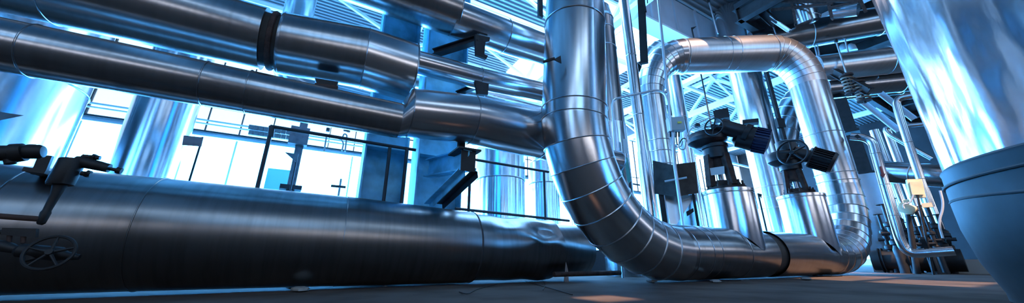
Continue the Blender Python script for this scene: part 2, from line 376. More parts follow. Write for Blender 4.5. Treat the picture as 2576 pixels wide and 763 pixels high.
straight(t, [(b3, ze0, re0, b4, ze1, re1, 'clad'), (b4, ze1, re1 + .004, b5, ze2, re2, 'clad')], nB, 'clad', seg=80, name='fat_section')
for s_, z_, r_ in ((b0, zb, rb), (S(522, 200, nB), zb, rb), (b1, zb, rb + .004), (b3, ze0, re0), (b4, ze1, re1)): bead(t, s_, nB, z_, r_ + .003)
bead(t, S(1356, 340, nB), nB, ze2, re2 + .0)
# --- top pipe C
nC = 4.5
zc, rc = fit((1161, -28), (1124, 89), nC); zc2, rc2 = fit((1160, 0), (1234, 126), nC); zc3, rc3 = fit((1365, 79), (1367, 162), nC)
c1 = S(1146, 40, nC); c2 = S(1268, 80, nC); c3 = S(1490, 150, nC)
t = thing('overhead_pipe', 'topmost clad overhead pipe entering at the upper edge, left of the tall pipe', 'pipe', W(0, nC, zc))
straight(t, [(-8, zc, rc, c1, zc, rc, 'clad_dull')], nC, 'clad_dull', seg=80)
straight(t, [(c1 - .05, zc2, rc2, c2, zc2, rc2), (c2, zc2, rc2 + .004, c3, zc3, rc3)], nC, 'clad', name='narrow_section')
bead(t, c1, nC, zc, rc, .012); bead(t, c2, nC, zc2, rc2 + .004)
# far thin overhead pipe seen between the columns
t = thing('overhead_pipe', 'thin pale overhead pipe glimpsed far behind under the necked pipe', 'pipe', W(4, 10, 6))
pz = PN(1300, 262, 10).z
straight(t, [(1.2, pz, .33, 8.5, pz, .33)], 10, 'clad_bright')
MB().ring(W(4.4, 10, pz), D, .335, .012).build('seam_bead', M['seam'], t)

# ================================================================== THE U PIPE
RU = .395
sF = 4.38 * math.cos(HD - math.radians(11.33))
fz1 = 1.80 + H
F1 = AZ(math.radians(11.33), 4.36, fz1); F2 = AZ(math.radians(13.0), 4.36, 3.89 + H); F3 = F2 + (F2 - F1) * ((ZC - .3 - F2.z) / (F2.z - F1.z))
zu = .412; RV = V((8.05, 8.10, 0)); sR = RV.dot(D)
Upt = lambda s: W(s, 3.36 + (RV.dot(N) - 3.36) * (s - sF) / (sR - sF), zu)
t = thing('riser_pipe', 'tall bright clad pipe dropping into a swept elbow and floor run with two valves', 'pipe', V((F1.x, F1.y, 0)))
def gored(t, pts, rs, m, beadm='seam', bw=.008, seg=80, name='elbow_gores', beads=True, t0=None, t1=None):
    seg = 128; mb = MB()
    for i in range(len(pts) - 1):
        a = (pts[min(i + 2, len(pts) - 1)] - pts[i]) if i + 2 < len(pts) else pts[i + 1] - pts[i]
    # shared mitred rings, one mesh
    n = len(pts); tg = [(pts[min(i + 1, n - 1)] - pts[max(i - 1, 0)]).normalized() for i in range(n)]
    mb.tube(pts, rs, seg, False, None, t0, t1)
    ob = mb.build(name, M[m], t, sharp=3)
    if beads:
        for i in range(1, n - 1): MB().ring(pts[i], tg[i], rs[i] + .002, bw, 64, 6).build('seam_bead', M[beadm], t)
    return ob
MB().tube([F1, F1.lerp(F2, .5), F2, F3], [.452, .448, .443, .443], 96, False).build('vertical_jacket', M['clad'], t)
MB().beam(F1.lerp(F3, 0.02) - N * .449 , F1.lerp(F3, .98) - N * .443, .025, .004, N).build('lap_strip', M['clad'], t)
elA = bez(F1, V((F1.x, F1.y, zu)) , Upt(4.55), 9, .58)
gored(t, elA, [.452 - (.452 - RU) * i / 9 for i in range(10)], 'clad', t0=F1 - F2, t1=D)
for z_ in (F1.z + .02, F1.z + .20, F1.z + 1.6): MB().ring(F1.lerp(F2, (z_ - F1.z) / (F2.z - F1.z)), F2 - F1, .452, .008, 64, 6).build('seam_bead', M['seam'], t)
sP1, sP2 = 7.05 * math.cos(HD - math.radians(32.7)), 9.44 * math.cos(HD - math.radians(40.95))
sg1 = S(1905, 640, 3.2); sg2 = S(1925, 640, 3.2)
KD = 46
def dentU(i, j, a, p, e):
    s = p.dot(D); nf = -e.dot(N); d = 0
    d -= .06 * math.exp(-((s - 8.75) / .14) ** 2) * math.exp(-((e.z - .45) / .3) ** 2) * max(0, nf)
    d += .03 * math.exp(-((s - 9.0) / .12) ** 2) * math.exp(-((e.z - .4) / .35) ** 2) * max(0, nf)
    d -= .03 * math.exp(-((s - 6.1) / .25) ** 2) * math.exp(-((e.z - .5) / .3) ** 2) * max(0, nf)
    return d
SE = sR - 1.45
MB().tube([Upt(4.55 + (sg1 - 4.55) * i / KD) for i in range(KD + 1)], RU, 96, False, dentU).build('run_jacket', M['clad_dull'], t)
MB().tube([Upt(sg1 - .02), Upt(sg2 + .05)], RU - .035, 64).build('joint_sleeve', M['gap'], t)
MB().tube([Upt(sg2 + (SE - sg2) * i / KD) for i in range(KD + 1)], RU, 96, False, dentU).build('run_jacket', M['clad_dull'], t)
for s_ in (4.62, 4.95, 5.15, 5.9, 9.2, SE - .05): MB().ring(Upt(s_), D, RU + .002, .006, 64, 6).build('seam_bead', M['clad'], t)
RT = V((RV.x, RV.y, 1.76 + H))
elB = bez(Upt(SE), V((RV.x, RV.y, zu)), RT, 9, .6)
gored(t, elB, [RU] * 10, 'clad', t0=D, t1=Z)
# upper loop
T1 = V((RV.x, RV.y, 4.5 + H)); YL = 8.3
TA = PY(1932, 134, 8.2); TB = PY(1712, 143, 8.3); TLz = 4.29 + H
TL = V((math.tan(math.radians(24.85)) * YL, YL, TLz))
MB().tube([RT, RT.lerp(T1, .5), T1], [RU, .40, .405], 80, False).build('vertical_jacket', M['clad'], t)
for q in (.03, .10, .48): MB().ring(RT.lerp(T1, q), Z, RU + .006, .008, 64, 6).build('seam_bead', M['seam'], t)
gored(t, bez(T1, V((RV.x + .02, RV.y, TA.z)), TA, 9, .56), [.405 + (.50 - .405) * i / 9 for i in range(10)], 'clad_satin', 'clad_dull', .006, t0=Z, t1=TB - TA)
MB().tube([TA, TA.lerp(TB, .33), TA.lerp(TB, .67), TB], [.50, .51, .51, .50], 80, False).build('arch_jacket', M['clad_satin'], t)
for q in (.01, .42, .52, .98): MB().ring(TA.lerp(TB, q), TB - TA, .512, .007, 64, 6).build('seam_bead', M['clad'], t)
gored(t, bez(TB, V((TL.x, TL.y, TB.z)), TL, 9, .56), [.50 + (.33 - .50) * i / 9 for i in range(10)], 'clad', 'clad_dull', .006, t0=TB - TA, t1=-Z)
MB().tube([TL, V((TL.x, TL.y, 2.5)), V((TL.x, TL.y, .0))], .325, 64, False).build('vertical_jacket', M['clad'], t)
for z_ in (TLz - .05, 3.25, 2.95, 2.6): MB().ring(V((TL.x, TL.y, z_)), Z, .33, .008, 64, 6).build('seam_bead', M['seam'], t)
# clip on the tall pipe
c = PN(1385, 152, 2.95)
t = thing('pipe_clip', 'small dark tag clip strapped to the left side of the tall pipe', 'clip', c)
MB().prism([PN(1392, 150, 2.95), PN(1410, 140, 2.95), PN(1412, 160, 2.95)], N * .01).build('tag_plate', M['iron'], t)
MB().beam(PN(1366, 156, 3.05), PN(1396, 147, 2.95), .02, .03).build('clip_arm', M['iron'], t)

# ================================================================== VALVES
def frame(a, hd):
    f = V((math.sin(a), math.cos(a), 0)); r = V((math.cos(a), -math.sin(a), 0))
    def P(px, py, off=0):
        q = ray(px, py); q = q * ((hd + off) / q.dot(f)); q.z += H; return q
    return P, r, f
def wheel(t, c, axis, R, spokes, m='castiron'):
    o = MB().ring(c, axis, R, R * .09, 40, 8).build('handwheel', M[m], t)
    axis = V(axis).normalized(); x = axis.cross(Z).normalized(); y = x.cross(axis)
    hub = MB().lathe(c - axis * R * .15, axis, [(R * .2, 0), (R * .22, R * .1), (R * .16, R * .3)], 20).build('wheel_hub', M[m], o)
    for i in range(spokes):
        a = 2 * PI * i / spokes + .3; e = x * math.cos(a) + y * math.sin(a)
        MB().tube([c + e * R * .15, c + e * R], [R * .09, R * .06], 8).build('spoke', M[m], o)
    return o
def pot(name, s, R, ztop, label):
    c = Upt(s); c = V((c.x, c.y, 0)); t = thing(name, label, 'valve jacket', V((c.x, c.y, zu + .2)), 'clad valve jackets on the floor run')
    K = 56; vs = []
    for j in range(K):
        a = 2 * PI * j / K; e = V((math.cos(a), math.sin(a), 0)); p = c + e * R; dn = (p - Upt(s)).dot(N)
        zb_ = zu + math.sqrt(max(.0, RU ** 2 - min(abs(dn), RU) ** 2)) - .03
        vs += [V((p.x, p.y, zb_)), V((p.x, p.y, ztop))]
    MB().add(vs, [[2 * j, (2 * j + 2) % (2 * K), (2 * j + 3) % (2 * K), 2 * j + 1] for j in range(K)]).build('jacket_wall', M['clad_bright'], t)
    MB().lathe(V((c.x, c.y, ztop - .03)), Z, [(R * .5, .015), (R + .012, .015), (R + .014, .0), (R + .014, .045), (R * .3, .05)], 56).build('jacket_lid', M['clad'], t)
    MB().ring(V((c.x, c.y, ztop - .05)), Z, R + .004, .008).build('seam_bead', M['seam'], t)
    return c
p1 = pot('valve_jacket', sP1, .392, 1.163 + H, 'clad drum on the floor run, nearer the tall pipe, under the larger motor')
p2 = pot('valve_jacket', sP2, .40, 1.31 + H, 'clad drum on the floor run, next to the right-hand riser')
# --- actuator one
a1 = math.radians(32.7); P, r, f = frame(a1, 7.05); base = V((p1.x, p1.y, 1.163 + H + .02))
t = thing('valve_actuator', 'large dark motor actuator with small handwheel on the nearer clad drum', 'valve actuator', base, 'motor actuators on the clad drums')
def cyl(A, B, ra_, rb_=None, seg=32): return MB().tube([A, B], [ra_, rb_ or ra_], seg)
b_ = base.copy()
o = MB().lathe(b_, Z, [(.30, 0), (.31, .05), (.2, .06), (.20, .10)], 40).build('flange', M['rust'], t)
for i in range(10):
    a = 2 * PI * i / 10; q = b_ + V((math.cos(a) * .26, math.sin(a) * .26, .05)); MB().lathe(q, Z, [(.03, 0), (.03, .05), (.017, .05), (.017, .11)], 6).build('bolt', M['rust'], o)
zz = lambda px, py: P(px, py).z
ax1 = lambda py: V((base.x, base.y, P(1808, py).z)) + r * (P(1808, 430) - base).dot(r) * .9
yk = MB()
for k_ in (-1, 1):
    for l_ in (-1, 1):
        A = ax1(472) + r * (.17 * k_) + f * (.13 * l_); B = ax1(392) + r * (.13 * k_) + f * (.10 * l_); yk.beam(A, B, .13, .09)
yk.lathe(ax1(432), Z, [(.155, 0), (.16, .03), (.135, .05), (.14, .3)], 24); yk.lathe(ax1(478), Z, [(.2, 0), (.19, .08), (.15, .14)], 24)
yk.build('yoke', M['rust'], t)
MB().lathe(ax1(475), Z, [(.04, 0), (.04, .55)], 16).build('stem', M['galv'], t)
MB().prism([P(1784, 424, -.2), P(1822, 418, -.2), P(1823, 438, -.2), P(1786, 442, -.2)], f * .006).build('name_tag', M['tag'], t)
MB().lathe(ax1(400), Z, [(.17, -.02), (.20, 0), (.20, .18), (.22, .2), (.22, .26)], 32).build('neck_collar', M['castiron'], t)
g = ax1(362) - r * .10
MB().lathe(g, Z, [(.20, -.04), (.27, 0), (.33, .05), (.335, .12), (.30, .17), (.29, .22), (.12, .27)], 40).build('gear_housing', M['castiron'], t)
MB().box(P(1815, 292), .12, .12, .09, r, f).box(P(1815, 281), .10, .10, .015, r, f).build('switch_box', M['castiron'], t)
mo = (P(1905, 346) - P(1830, 322)).normalized()
A = P(1812, 318, -.12); B = P(1885, 338, -.1)
MB().tube([A, A + mo * .1, A + mo * .12, B - mo * .1, B - mo * .08, B], [.15, .16, .145, .13, .17, .17], 28).build('drive_tube', M['castiron'], t)
C0 = P(1858, 342, .02); C1 = P(1897, 351, .02); C2 = P(1932, 358, .02)
MB().tube([C0 - mo * .05, C0, C0, C1, C1], [.15, .19, .215, .22, .235], 36).build('motor_flange', M['castiron'], t)
def ribs(t, A, B, R, m, nm='motor_body'):
    mb = MB().tube([A, A.lerp(B, .5), B, B + (B - A) * .12], [R * .88, R * .88, R * .86, R * .5], 36); ax = (B - A).normalized(); x = ax.cross(Z).normalized(); y = x.cross(ax)
    for i in range(26):
        a = 2 * PI * i / 26; e = x * math.cos(a) + y * math.sin(a); mb.beam(A + e * R * .94, B + e * R * .92, .014, R * .18, e)
    return mb.build(nm, M[m], t)
ribs(t, C1, C2, .225, 'motorblue')
MB().beam(P(1868, 310, .0), P(1908, 306, .0), .16, .07).build('terminal_box', M['castiron'], t)
wa = (-f * .9 - r * .35 + Z * .05).normalized()
wc = P(1796, 319, -.42)
wheel(t, wc, wa, .155, 4); MB().tube([wc + wa * .02, P(1806, 321, -.1)], .045, 14).build('wheel_shaft', M['castiron'], t)
MB().lathe(P(1754, 316, -.2), Z, [(.05, -.03), (.05, .02), (.03, .04)], 16).build('filler_cap', M['castiron'], t)
# --- actuator two
P, r, f = frame(math.radians(40.95), 9.44); base = V((p2.x, p2.y, 1.31 + H + .02))
t = thing('valve_actuator', 'dark motor actuator with big five-spoke handwheel on the drum next to the riser', 'valve actuator', base, 'motor actuators on the clad drums')
o = MB().lathe(base, Z, [(.27, 0), (.27, .05), (.2, .06), (.16, .1)], 36).build('flange', M['rust'], t)
for i in range(8):
    a = 2 * PI * i / 8 + .2; q = base + V((math.cos(a) * .24, math.sin(a) * .24, .05)); MB().lathe(q, Z, [(.03, 0), (.03, .05), (.016, .05), (.016, .1)], 6).build('bolt', M['rust'], o)
xo = (P(1993, 450) - base).dot(r)
ax2 = lambda py, x=0: V((base.x, base.y, P(1993, py).z)) + r * (xo * .6 + x)
yk = MB()
for k_ in (-1, 1):
    for l_ in (-1, 1): yk.beam(ax2(490) + r * (.16 * k_) + f * (.12 * l_), ax2(430) + r * (.12 * k_) + f * (.1 * l_), .1, .07)
yk.lathe(ax2(458), Z, [(.15, 0), (.16, .04), (.14, .07), (.15, .3)], 24); yk.lathe(ax2(496), Z, [(.2, 0), (.18, .1), (.14, .16)], 24)
yk.build('yoke', M['rust'], t)
MB().lathe(ax2(490), Z, [(.04, 0), (.04, .6)], 14).build('stem', M['galv'], t)
MB().lathe(ax2(432), Z, [(.16, 0), (.2, .03), (.2, .2), (.17, .24), (.17, .3)], 30).build('neck_collar', M['castiron'], t)
MB().lathe(ax2(412, -.12), Z, [(.14, -.03), (.22, .02), (.27, .07), (.275, .22), (.25, .27), (.1, .32)], 36).build('gear_housing', M['castiron'], t)
MB().lathe(ax2(380, .02), Z, [(.19, 0), (.19, .22), (.12, .25)], 30).build('gear_cap', M['castiron'], t)
mo = (P(2085, 408) - P(2020, 390)).normalized()
MB().tube([P(1996, 385, -.05), P(2034, 394, -.02), P(2034, 394, -.02), P(2046, 397)], [.15, .14, .2, .2], 28).build('drive_tube', M['castiron'], t)
ribs(t, P(2042, 396), P(2092, 410), .225, 'castiron')
MB().tube([P(2040, 395), P(2044, 396)], .24, 36).build('motor_flange', M['castiron'], t)
MB().tube([P(2091, 409.5), P(2100, 412)], [.235, .2], 36).build('fan_cowl', M['castiron'], t)
wa = (-f * .92 - r * .25 + Z * .05).normalized(); wc = P(1993, 384, -.5)
wheel(t, wc, wa, .26, 5); MB().tube([wc, P(1996, 386, -.05)], [.05, .08], 14).build('wheel_shaft', M['castiron'], t)

# ================================================================== VERTICAL PIPES AND TANKS
def vpipe(name, label, cat, a_deg, hd, zs, rs, m, beads=(), group=None, extra=None):
    c = AZ(math.radians(a_deg), hd); t = thing(name, label, cat, V((c.x, c.y, zs[0])), group)
    MB().tube([V((c.x, c.y, z)) for z in zs], rs, 64).build('jacket', M[m], t)
    for z, r_ in beads: MB().ring(V((c.x, c.y, z)), Z, r_ + .003, max(.008, r_ * .012), 64, 6).build('seam_bead', M['seam'], t)
    return t, c
t, c = vpipe('storage_tank', 'wide blue-lit metal tank at the far left edge', 'tank', -61.0, 9.0, (0, 3.2, 6.2), (1.03, 1.03, 1.03), 'tank', [(2.9, 1.03), (5.4, 1.03)])
MB().lathe(V((c.x, c.y, 6.2)), Z, [(1.03, 0), (.8, .2), (.3, .32)], 64).build('tank_top', M['tank'], t)
t, c = vpipe('storage_tank', 'slim bright metal tank standing right of the wide left tank', 'tank', -48.6, 11.0, (0, 3, 6.0), (.56, .56, .56), 'tank', [(1.6, .56), (4.4, .56)])
MB().lathe(V((c.x, c.y, 6.0)), Z, [(.56, 0), (.4, .12), (.1, .18)], 48).build('tank_top', M['tank'], t)
# background clad tanks behind the handrail
def fluted(label, a_deg, hd, R, zt, zr):
    c = AZ(math.radians(a_deg), hd); t = thing('clad_tank', label, 'tank', V((c.x, c.y, 0)), 'clad tanks behind the railing')
    K = 96
    mb = MB(); vs = []
    for z in (0, zr):
        for j in range(K):
            a = 2 * PI * j / K; rr = R * (1 + .012 * math.sin(a * 24)); vs.append(V((c.x + rr * math.cos(a), c.y + rr * math.sin(a), z)))
    mb.add(vs, [[j, (j + 1) % K, K + (j + 1) % K, K + j] for j in range(K)]).build('fluted_wall', M['clad_bright'], t)
    MB().lathe(V((c.x, c.y, zr)), Z, [(R + .02, 0), (R + .02, zt - zr), (R * .8, zt - zr + .12), (.1, zt - zr + .2)], 64).build('plain_wall', M['clad_bright'], t)
    MB().ring(V((c.x, c.y, zr)), Z, R + .02, .014).build('seam_bead', M['seam'], t)
fluted('fluted clad tank behind the railing, just right of the blue bracket', -2.0, 10., .73, 3.6, 2.6)
fluted('fluted clad tank behind the railing, half hidden by the tall pipe', 5.6, 11., .5, 3.4, 2.7)
# pale down pipe upper left
a_ = math.degrees(az(756, 15)); c = AZ(math.radians(a_), 10.); zb_ = PH(695, 205, 10.).z
t = thing('down_pipe', 'pale vertical pipe glimpsed between the upper overhead pipes at left', 'pipe', V((c.x, c.y, zb_)))
MB().tube(rnd([V((c.x, c.y, ZC - .1)), V((c.x, c.y, zb_)), V((c.x, c.y, zb_)) + D * 2.2 + Z * -.1], .8, 8), .37, 48).build('jacket', M['clad'], t)
MB().ring(V((c.x, c.y, zb_ + 1.0)), Z, .373, .012).build('seam_bead', M['seam'], t)
# pipes right of the tall pipe
t, c = vpipe('riser', 'weathered grey vertical pipe just right of the tall pipe, with brighter lower half', 'pipe', 17.5, 7.5, (PH(1560, 315, 7.5).z, 4.5, PH(1545, 45, 7.5).z), (.335, .335, .335), 'clad_dull')
zl_ = PH(1560, 315, 7.5).z; zt_ = PH(1545, 45, 7.5).z
MB().tube([V((c.x, c.y, 0)), V((c.x, c.y, zl_))], .352, 64).build('base_jacket', M['clad_bright'], t, label='brighter lower half')
gp = bez(V((c.x, c.y, zt_)), V((c.x, c.y, zt_ + .8)), V((c.x, c.y, zt_ + .8)) - D * .2 + N * .9, 5)
gored(t, gp, [.335] * 6, 'clad')
for z_ in (zl_, zt_ - .02, zt_ - .35, zt_ - .9): MB().ring(V((c.x, c.y, z_)), Z, .34, .01).build('seam_bead', M['seam'], t)
lp = [PH(1570, 395, 7.13), PH(1579, 397, 7.15), PH(1587, 455, 7.15), PH(1582, 462, 7.14), PH(1578, 455, 7.13)]
MB().prism(lp, AZ(math.radians(19), .02)).build('name_label', M['green'], t, label='teal green strip label with a pointed end')
lp = [PH(1567, 350, 7.13), PH(1577, 350, 7.15), PH(1580, 386, 7.15), PH(1569, 385, 7.13)]
MB().prism(lp, AZ(math.radians(19), .02)).build('blank_label', M['tag'], t)
t, c = vpipe('riser', 'slender bright vertical pipe between the weathered riser and the pipe arch', 'pipe', 22.4, 8.2, (2.7, 6, ZC - .1), (.137, .132, .128), 'clad', [(3.7, .137), (5.4, .132)])
MB().tube([V((c.x, c.y, 0)), V((c.x, c.y, 2.75))], .157, 40).build('base_jacket', M['clad_bright'], t)
t, c = vpipe('riser', 'plain bright vertical pipe directly behind the left leg of the pipe arch', 'pipe', 28.7, 13., (0, 4, 7.2), (.25, .25, .25), 'clad_bright', [(3.4, .25), (5.3, .25)])
MB().lathe(V((c.x, c.y, 7.2)), Z, [(.25, 0), (.2, .1), (.05, .14)], 32).build('end_cap', M['clad'], t)
t, c = vpipe('riser', 'wide gleaming vertical pipe standing behind the middle of the pipe arch', 'pipe', 38.35, 14., (0, 5, ZC - .1), (.505, .505, .505), 'clad_bright', [(1.9, .505), (2.25, .505), (2.6, .505), (7.9, .505)])
a_ = math.radians(40.9)
MB().beam(AZ(a_, 13.6, .2), AZ(a_, 13.6, ZC - .3), .1, .1).build('cable_channel', M['darksteel'], t)
for z_ in (3.3, 4.6): MB().box(AZ(a_, 13.5, z_), .12, .06, .16).build('channel_clamp', M['iron'], t)
# bulge behind the arch's upper left and the half-hidden bend on the right
q0 = PH(1655, 105, 13.5)
t = thing('bend_pipe', 'clad pipe bend peeping over the upper left corner of the pipe arch', 'pipe', q0)
gored(t, bez(PH(1625, 170, 12.5), PH(1640, 85, 12.5), PH(1735, 135, 14.5), 8), [.42] * 9, 'clad_dull', 'seam', .01)
t = thing('bend_pipe', 'large curved pipe bend half hidden behind the right leg of the pipe arch', 'pipe', PH(1985, 300, 16))
gored(t, bez(PH(2050, 232, 16.5), PH(1966, 222, 16.2), PH(1968, 400, 15.5), 9), [.45] * 10, 'clad_bright', 'seam', .012)

# ================================================================== STEEL COLUMNS, BRACKETS, RAILS
def column(label, x0, x1, n):
    s0, s1 = S(x0, 430, n), S(x1, 430, n); c = (s0 + s1) / 2; h = s1 - s0
    t = thing('steel_column', label, 'column', W(c, n, 0), 'blue steel columns')
    MB().box(W(c, n, ZC / 2), h / 2 - .02, .012, ZC / 2 - .02, D, N).build('web', M['bluesteel'], t)
    MB().box(W(s0 + .012, n, ZC / 2), .012, .22, ZC / 2 - .02, D, N).build('flange', M['bluesteel'], t)
    MB().box(W(s1 - .012, n, ZC / 2), .012, .22, ZC / 2 - .02, D, N).build('flange', M['bluesteel'], t)
    for z_ in (1.9, 4.6, 6.6): MB().box(W(c, n - .11, z_), h / 2 - .03, .10, .01, D, N).build('stiffener', M['bluesteel'], t)
    MB().box(W(c, n, .02), h / 2 + .1, .32, .02, D, N).build('base_plate', M['bluesteel'], t)
    return c
column('blue steel column on the left of the pair, carrying the small sign plate in front', 907, 1016, 5.27)
cc2 = column('rust-stained blue steel column on the right of the pair, holding the pipe bracket', 1040, 1152, 5.27)
# bracket under the fat section
n_e = 3.9; sb_ = S(1178, 402, n_e); ztop = ze1 - re1 - .10
t = thing('pipe_bracket', 'blue cantilever bracket with twin diagonal struts under the fat pipe section', 'bracket', W(sb_, 6, ztop - .3))
sb2 = S(1080, 425, 5.02)
A = W(sb_, n_e, ztop - .14); B = W(sb2, 5.03, PN(1080, 424, 5.02).z)
MB().ibeam(A, B, .16, .28, .02).build('arm', M['bluesteel'], t)
MB().prism([A + Z * .15 + D * .1, A - Z * .15 + D * .1, A - Z * .15 - D * .1, A + Z * .15 - D * .1], (B - A).normalized() * .012).build('end_plate', M['darksteel'], t)
for k_ in (-.06, .12):
    MB().angle(W(sb_ + k_, n_e + .06, ztop - .3), PN(1085 + k_ * 180, 520, 5.03), .09).build('strut', M['bluesteel' if k_ < 0 else 'darksteel'], t)
MB().box(W(sb_, n_e + .15, ztop - .0), .16, .2, .012, D, N).build('seat_plate', M['darksteel'], t)
MB().lathe(W(sb_ - .05, n_e + .15, ztop), Z, [(.07, 0), (.07, .05), (.055, .06), (.055, .13)], 20).build('pipe_shoe', M['rust'], t)
def arm_bracket(label, far, near, nf, nn_, w, plate):
    A = PN(*far, nf); B = PN(*near, nn_); t = thing('pipe_bracket', label, 'bracket', A)
    MB().ibeam(A, B, w, w, .018).build('arm', M['darksteel'], t)
    MB().prism([PN(x, y, nn_) for x, y in plate], N * .05).build('end_plate', M['darksteel'], t)
    return t
arm_bracket('dark steel bracket arm with end plate under the topmost overhead pipe', (1092, 134), (1206, 98), 5.03, 4.3, .12, [(1194, 88), (1231, 96), (1230, 106), (1220, 108), (1217, 138), (1226, 142), (1222, 150), (1196, 140)])
arm_bracket('small dark bracket under the necked overhead pipe', (1150, 236), (1220, 208), 5.03, 4.3, .08, [(1193, 205), (1238, 203), (1240, 212), (1228, 213), (1226, 240), (1200, 238)])
q = PN(815, 218, 4.2)
t = thing('pipe_clamp', 'dark clamp saddle squeezed between the two left overhead pipes', 'clamp', q)
MB().prism([PN(x, y, 4.2) for x, y in ((792, 206), (850, 215), (845, 227), (797, 221))], N * .2).build('saddle', M['iron'], t)
MB().tube([PN(792, 215, 4.1), PN(850, 222, 4.1)], .03, 10).build('bolt', M['rust'], t)
# handrails
nH = 4.98
def rail(label, posts, rails, n, r=.024):
    p0 = PN(*posts[0][1], n); t = thing('handrail', label, 'handrail', V((p0.x, p0.y, 0)), 'dark pipe handrails')
    for (a, b) in posts:
        A = PN(*a, n); B = PN(*b, n); d_ = (B - A); k_ = (0 - A.z) / d_.z if abs(d_.z) > .01 else 1
        MB().tube([A, V((A.x, A.y, 0))], r, 14).build('post', M['rail'], t)
    for pts in rails: MB().tube([PN(x, y, n) for x, y in pts], r * .95, 14).build('rail', M['rail'], t)
    return t
t = rail('dark pipe handrail on the left, in front of the bright windows', [((684, 320), (650, 470)), ((981, 371), (962, 505)), ((1024, 372), (1010, 505))], [[(680, 318), (1046, 378)]], nH)
MB().tube([PN(684, 318, nH), PN(681, 345, nH)], .034, 14).build('elbow_sleeve', M['rail'], t)
rail('dark two-bar handrail between the blue bracket and the tall pipe', [((1184, 402), (1183, 525)), ((1368, 430), (1369, 555))], [[(1188, 401), (1380, 433)], [(1145, 525), (1432, 556)]], nH)
rail('short dark handrail stub right of the tall pipe elbow', [((1640, 471), (1645, 545))], [[(1562, 458), (1655, 474)]], 6.2)
# grey square post with box
P, r, f = frame(az(735, 400), 9.5)
q = P(732, 470); t = thing('service_post', 'grey square post with a box, standing before the bright windows', 'post', V((q.x, q.y, 0)))
top = P(745, 300); MB().beam(V((q.x, q.y, 0)), V((q.x, q.y, top.z)), .17, .17, f).build('post_tube', M['sign'], t)
MB().box(V((q.x, q.y, P(740, 345).z)) - f * .12 - r * .05, .2, .1, .22, r, f).build('box', M['sign'], t)
MB().box(V((q.x, q.y, P(728, 474).z)), .22, .22, .05, r, f).build('foot', M['darksteel'], t)
def flag(label, pole_t, pole_b, poly, hd, m='sign', group=None):
    P, r, f = frame(az(*pole_t), hd); A = P(*pole_t); t = thing('marker_sign', label, 'sign', V((A.x, A.y, 0)))
    MB().tube([A, V((A.x, A.y, 0))], .012 * hd / 6, 10).build('rod', M['darksteel'], t)
    MB().prism([P(x, y, -.03) for x, y in poly], f * .012).build('plate', M[m], t)
flag('rectangular sign plate on a thin rod beside the slim tank', (510, 345), (483, 455), [(462, 341), (512, 346), (507, 369), (458, 365)], 7.2)
flag('rectangular sign plate on a thin rod in front of the left blue column', (944, 415), (925, 500), [(912, 409), (947, 417), (942, 432), (909, 426)], 6.5)
flag('dark triangular sign plate at the left edge before the wide tank', (-8, 280), (-30, 400), [(-12, 280), (60, 291), (-14, 306)], 6.8)
flag('pointed triangular plate on a rod by the grey square post', (749, 388), (727, 475), [(716, 383), (751, 388), (744, 408)], 8.8)
flag('tiny dark triangular plate above the pipe arch', (1740, 70), (1747, 90), [(1738, 70), (1752, 66), (1741, 76)], 12, 'iron')
flag('small dark triangular plate between the two clad drums', (1907, 487), (1914, 520), [(1905, 486), (1917, 489), (1915, 500)], 11, 'iron')
# dark boxes on the far wall
for row in range(2):
    for i in range(8):
        x = 632 + i * 12.5 + (6 if i > 3 else 0); y = 321 + i * 1.8 + row * 13.5
        q = PN(x, y, 15.4)
        t = thing('wall_box', 'dark box high on the far window wall, %s row, %s from the left' % (('upper', 'lower')[row], ('first', 'second', 'third', 'fourth', 'fifth', 'sixth', 'seventh', 'eighth')[i]), 'box', q, 'dark boxes on the far wall')
        MB().box(q, .075, .06, .09, D, N).box(q - N * .07, .05, .015, .06, D, N).build('case', M['sign'], t)
        MB().beam(q + N * .05 + Z * .05, q + N * .45 + Z * .05, .03, .03).build('mount', M['sign'], t)
# pipes and boxes along the far wall
for lab, y0_, rr in (('upper thin service pipe along the far window wall', 300, .035), ('lower thin service pipe along the far window wall', 309, .03)):
    A = PN(500, y0_, 15.75); zz_ = A.z
    solo('service_pipe', MB().tube([W(-14, 15.75, zz_), W(1.5, 15.75, zz_)], rr, 10), M['cable'], lab, 'pipe', W(-5, 15.6, zz_), 'service pipes on the far wall')
for lab, pts in (('hooked vent pipe on the far wall, farthest right', [(868, 382), (873, 340), (866, 336), (862, 345)]), ('hooked vent pipe on the far wall, second from right', [(860, 380), (866, 355), (826, 338), (822, 345)]), ('thin straight standpipe with valve on the far wall', [(815, 382), (822, 340)])):
    P3 = [PN(x, y, 15.3) for x, y in pts]
    t = thing('standpipe', lab, 'pipe', P3[0]); MB().tube(rnd(P3, .2, 5) if len(P3) > 2 else P3, .03, 10).build('tube', M['sign'], t)
    MB().tube([P3[0] + Z * .9, P3[0] + Z * 1.05], .07, 12).build('valve', M['iron'], t)
q = PN(700, 470, 13.5); t = thing('switch_cabinet', 'teal sheet cabinet low in front of the bright windows', 'cabinet', V((q.x, q.y, 0)))
zt_ = PN(700, 432, 13.5).z
MB().box(V((q.x, q.y, zt_ / 2)), .34, .4, zt_ / 2, D, N).build('body', M['teal'], t); MB().box(V((q.x, q.y, zt_ / 2)) - N * .41, .25, .015, zt_ / 2 - .15, D, N).build('door', M['teal'], t)
q = PN(855, 470, 14); t = thing('standpipe', 'thin branched standpipe on the floor before the windows, left of the blue column', 'pipe', V((q.x, q.y, 0)))
MB().tube([V((q.x, q.y, 0)), V((q.x, q.y, PN(855, 450, 14).z))], .04, 10).build('tube', M['sign'], t)
MB().tube([V((q.x, q.y, q.z)) - D * .3, V((q.x, q.y, q.z)) + D * .2], .05, 10).build('valve', M['iron'], t)

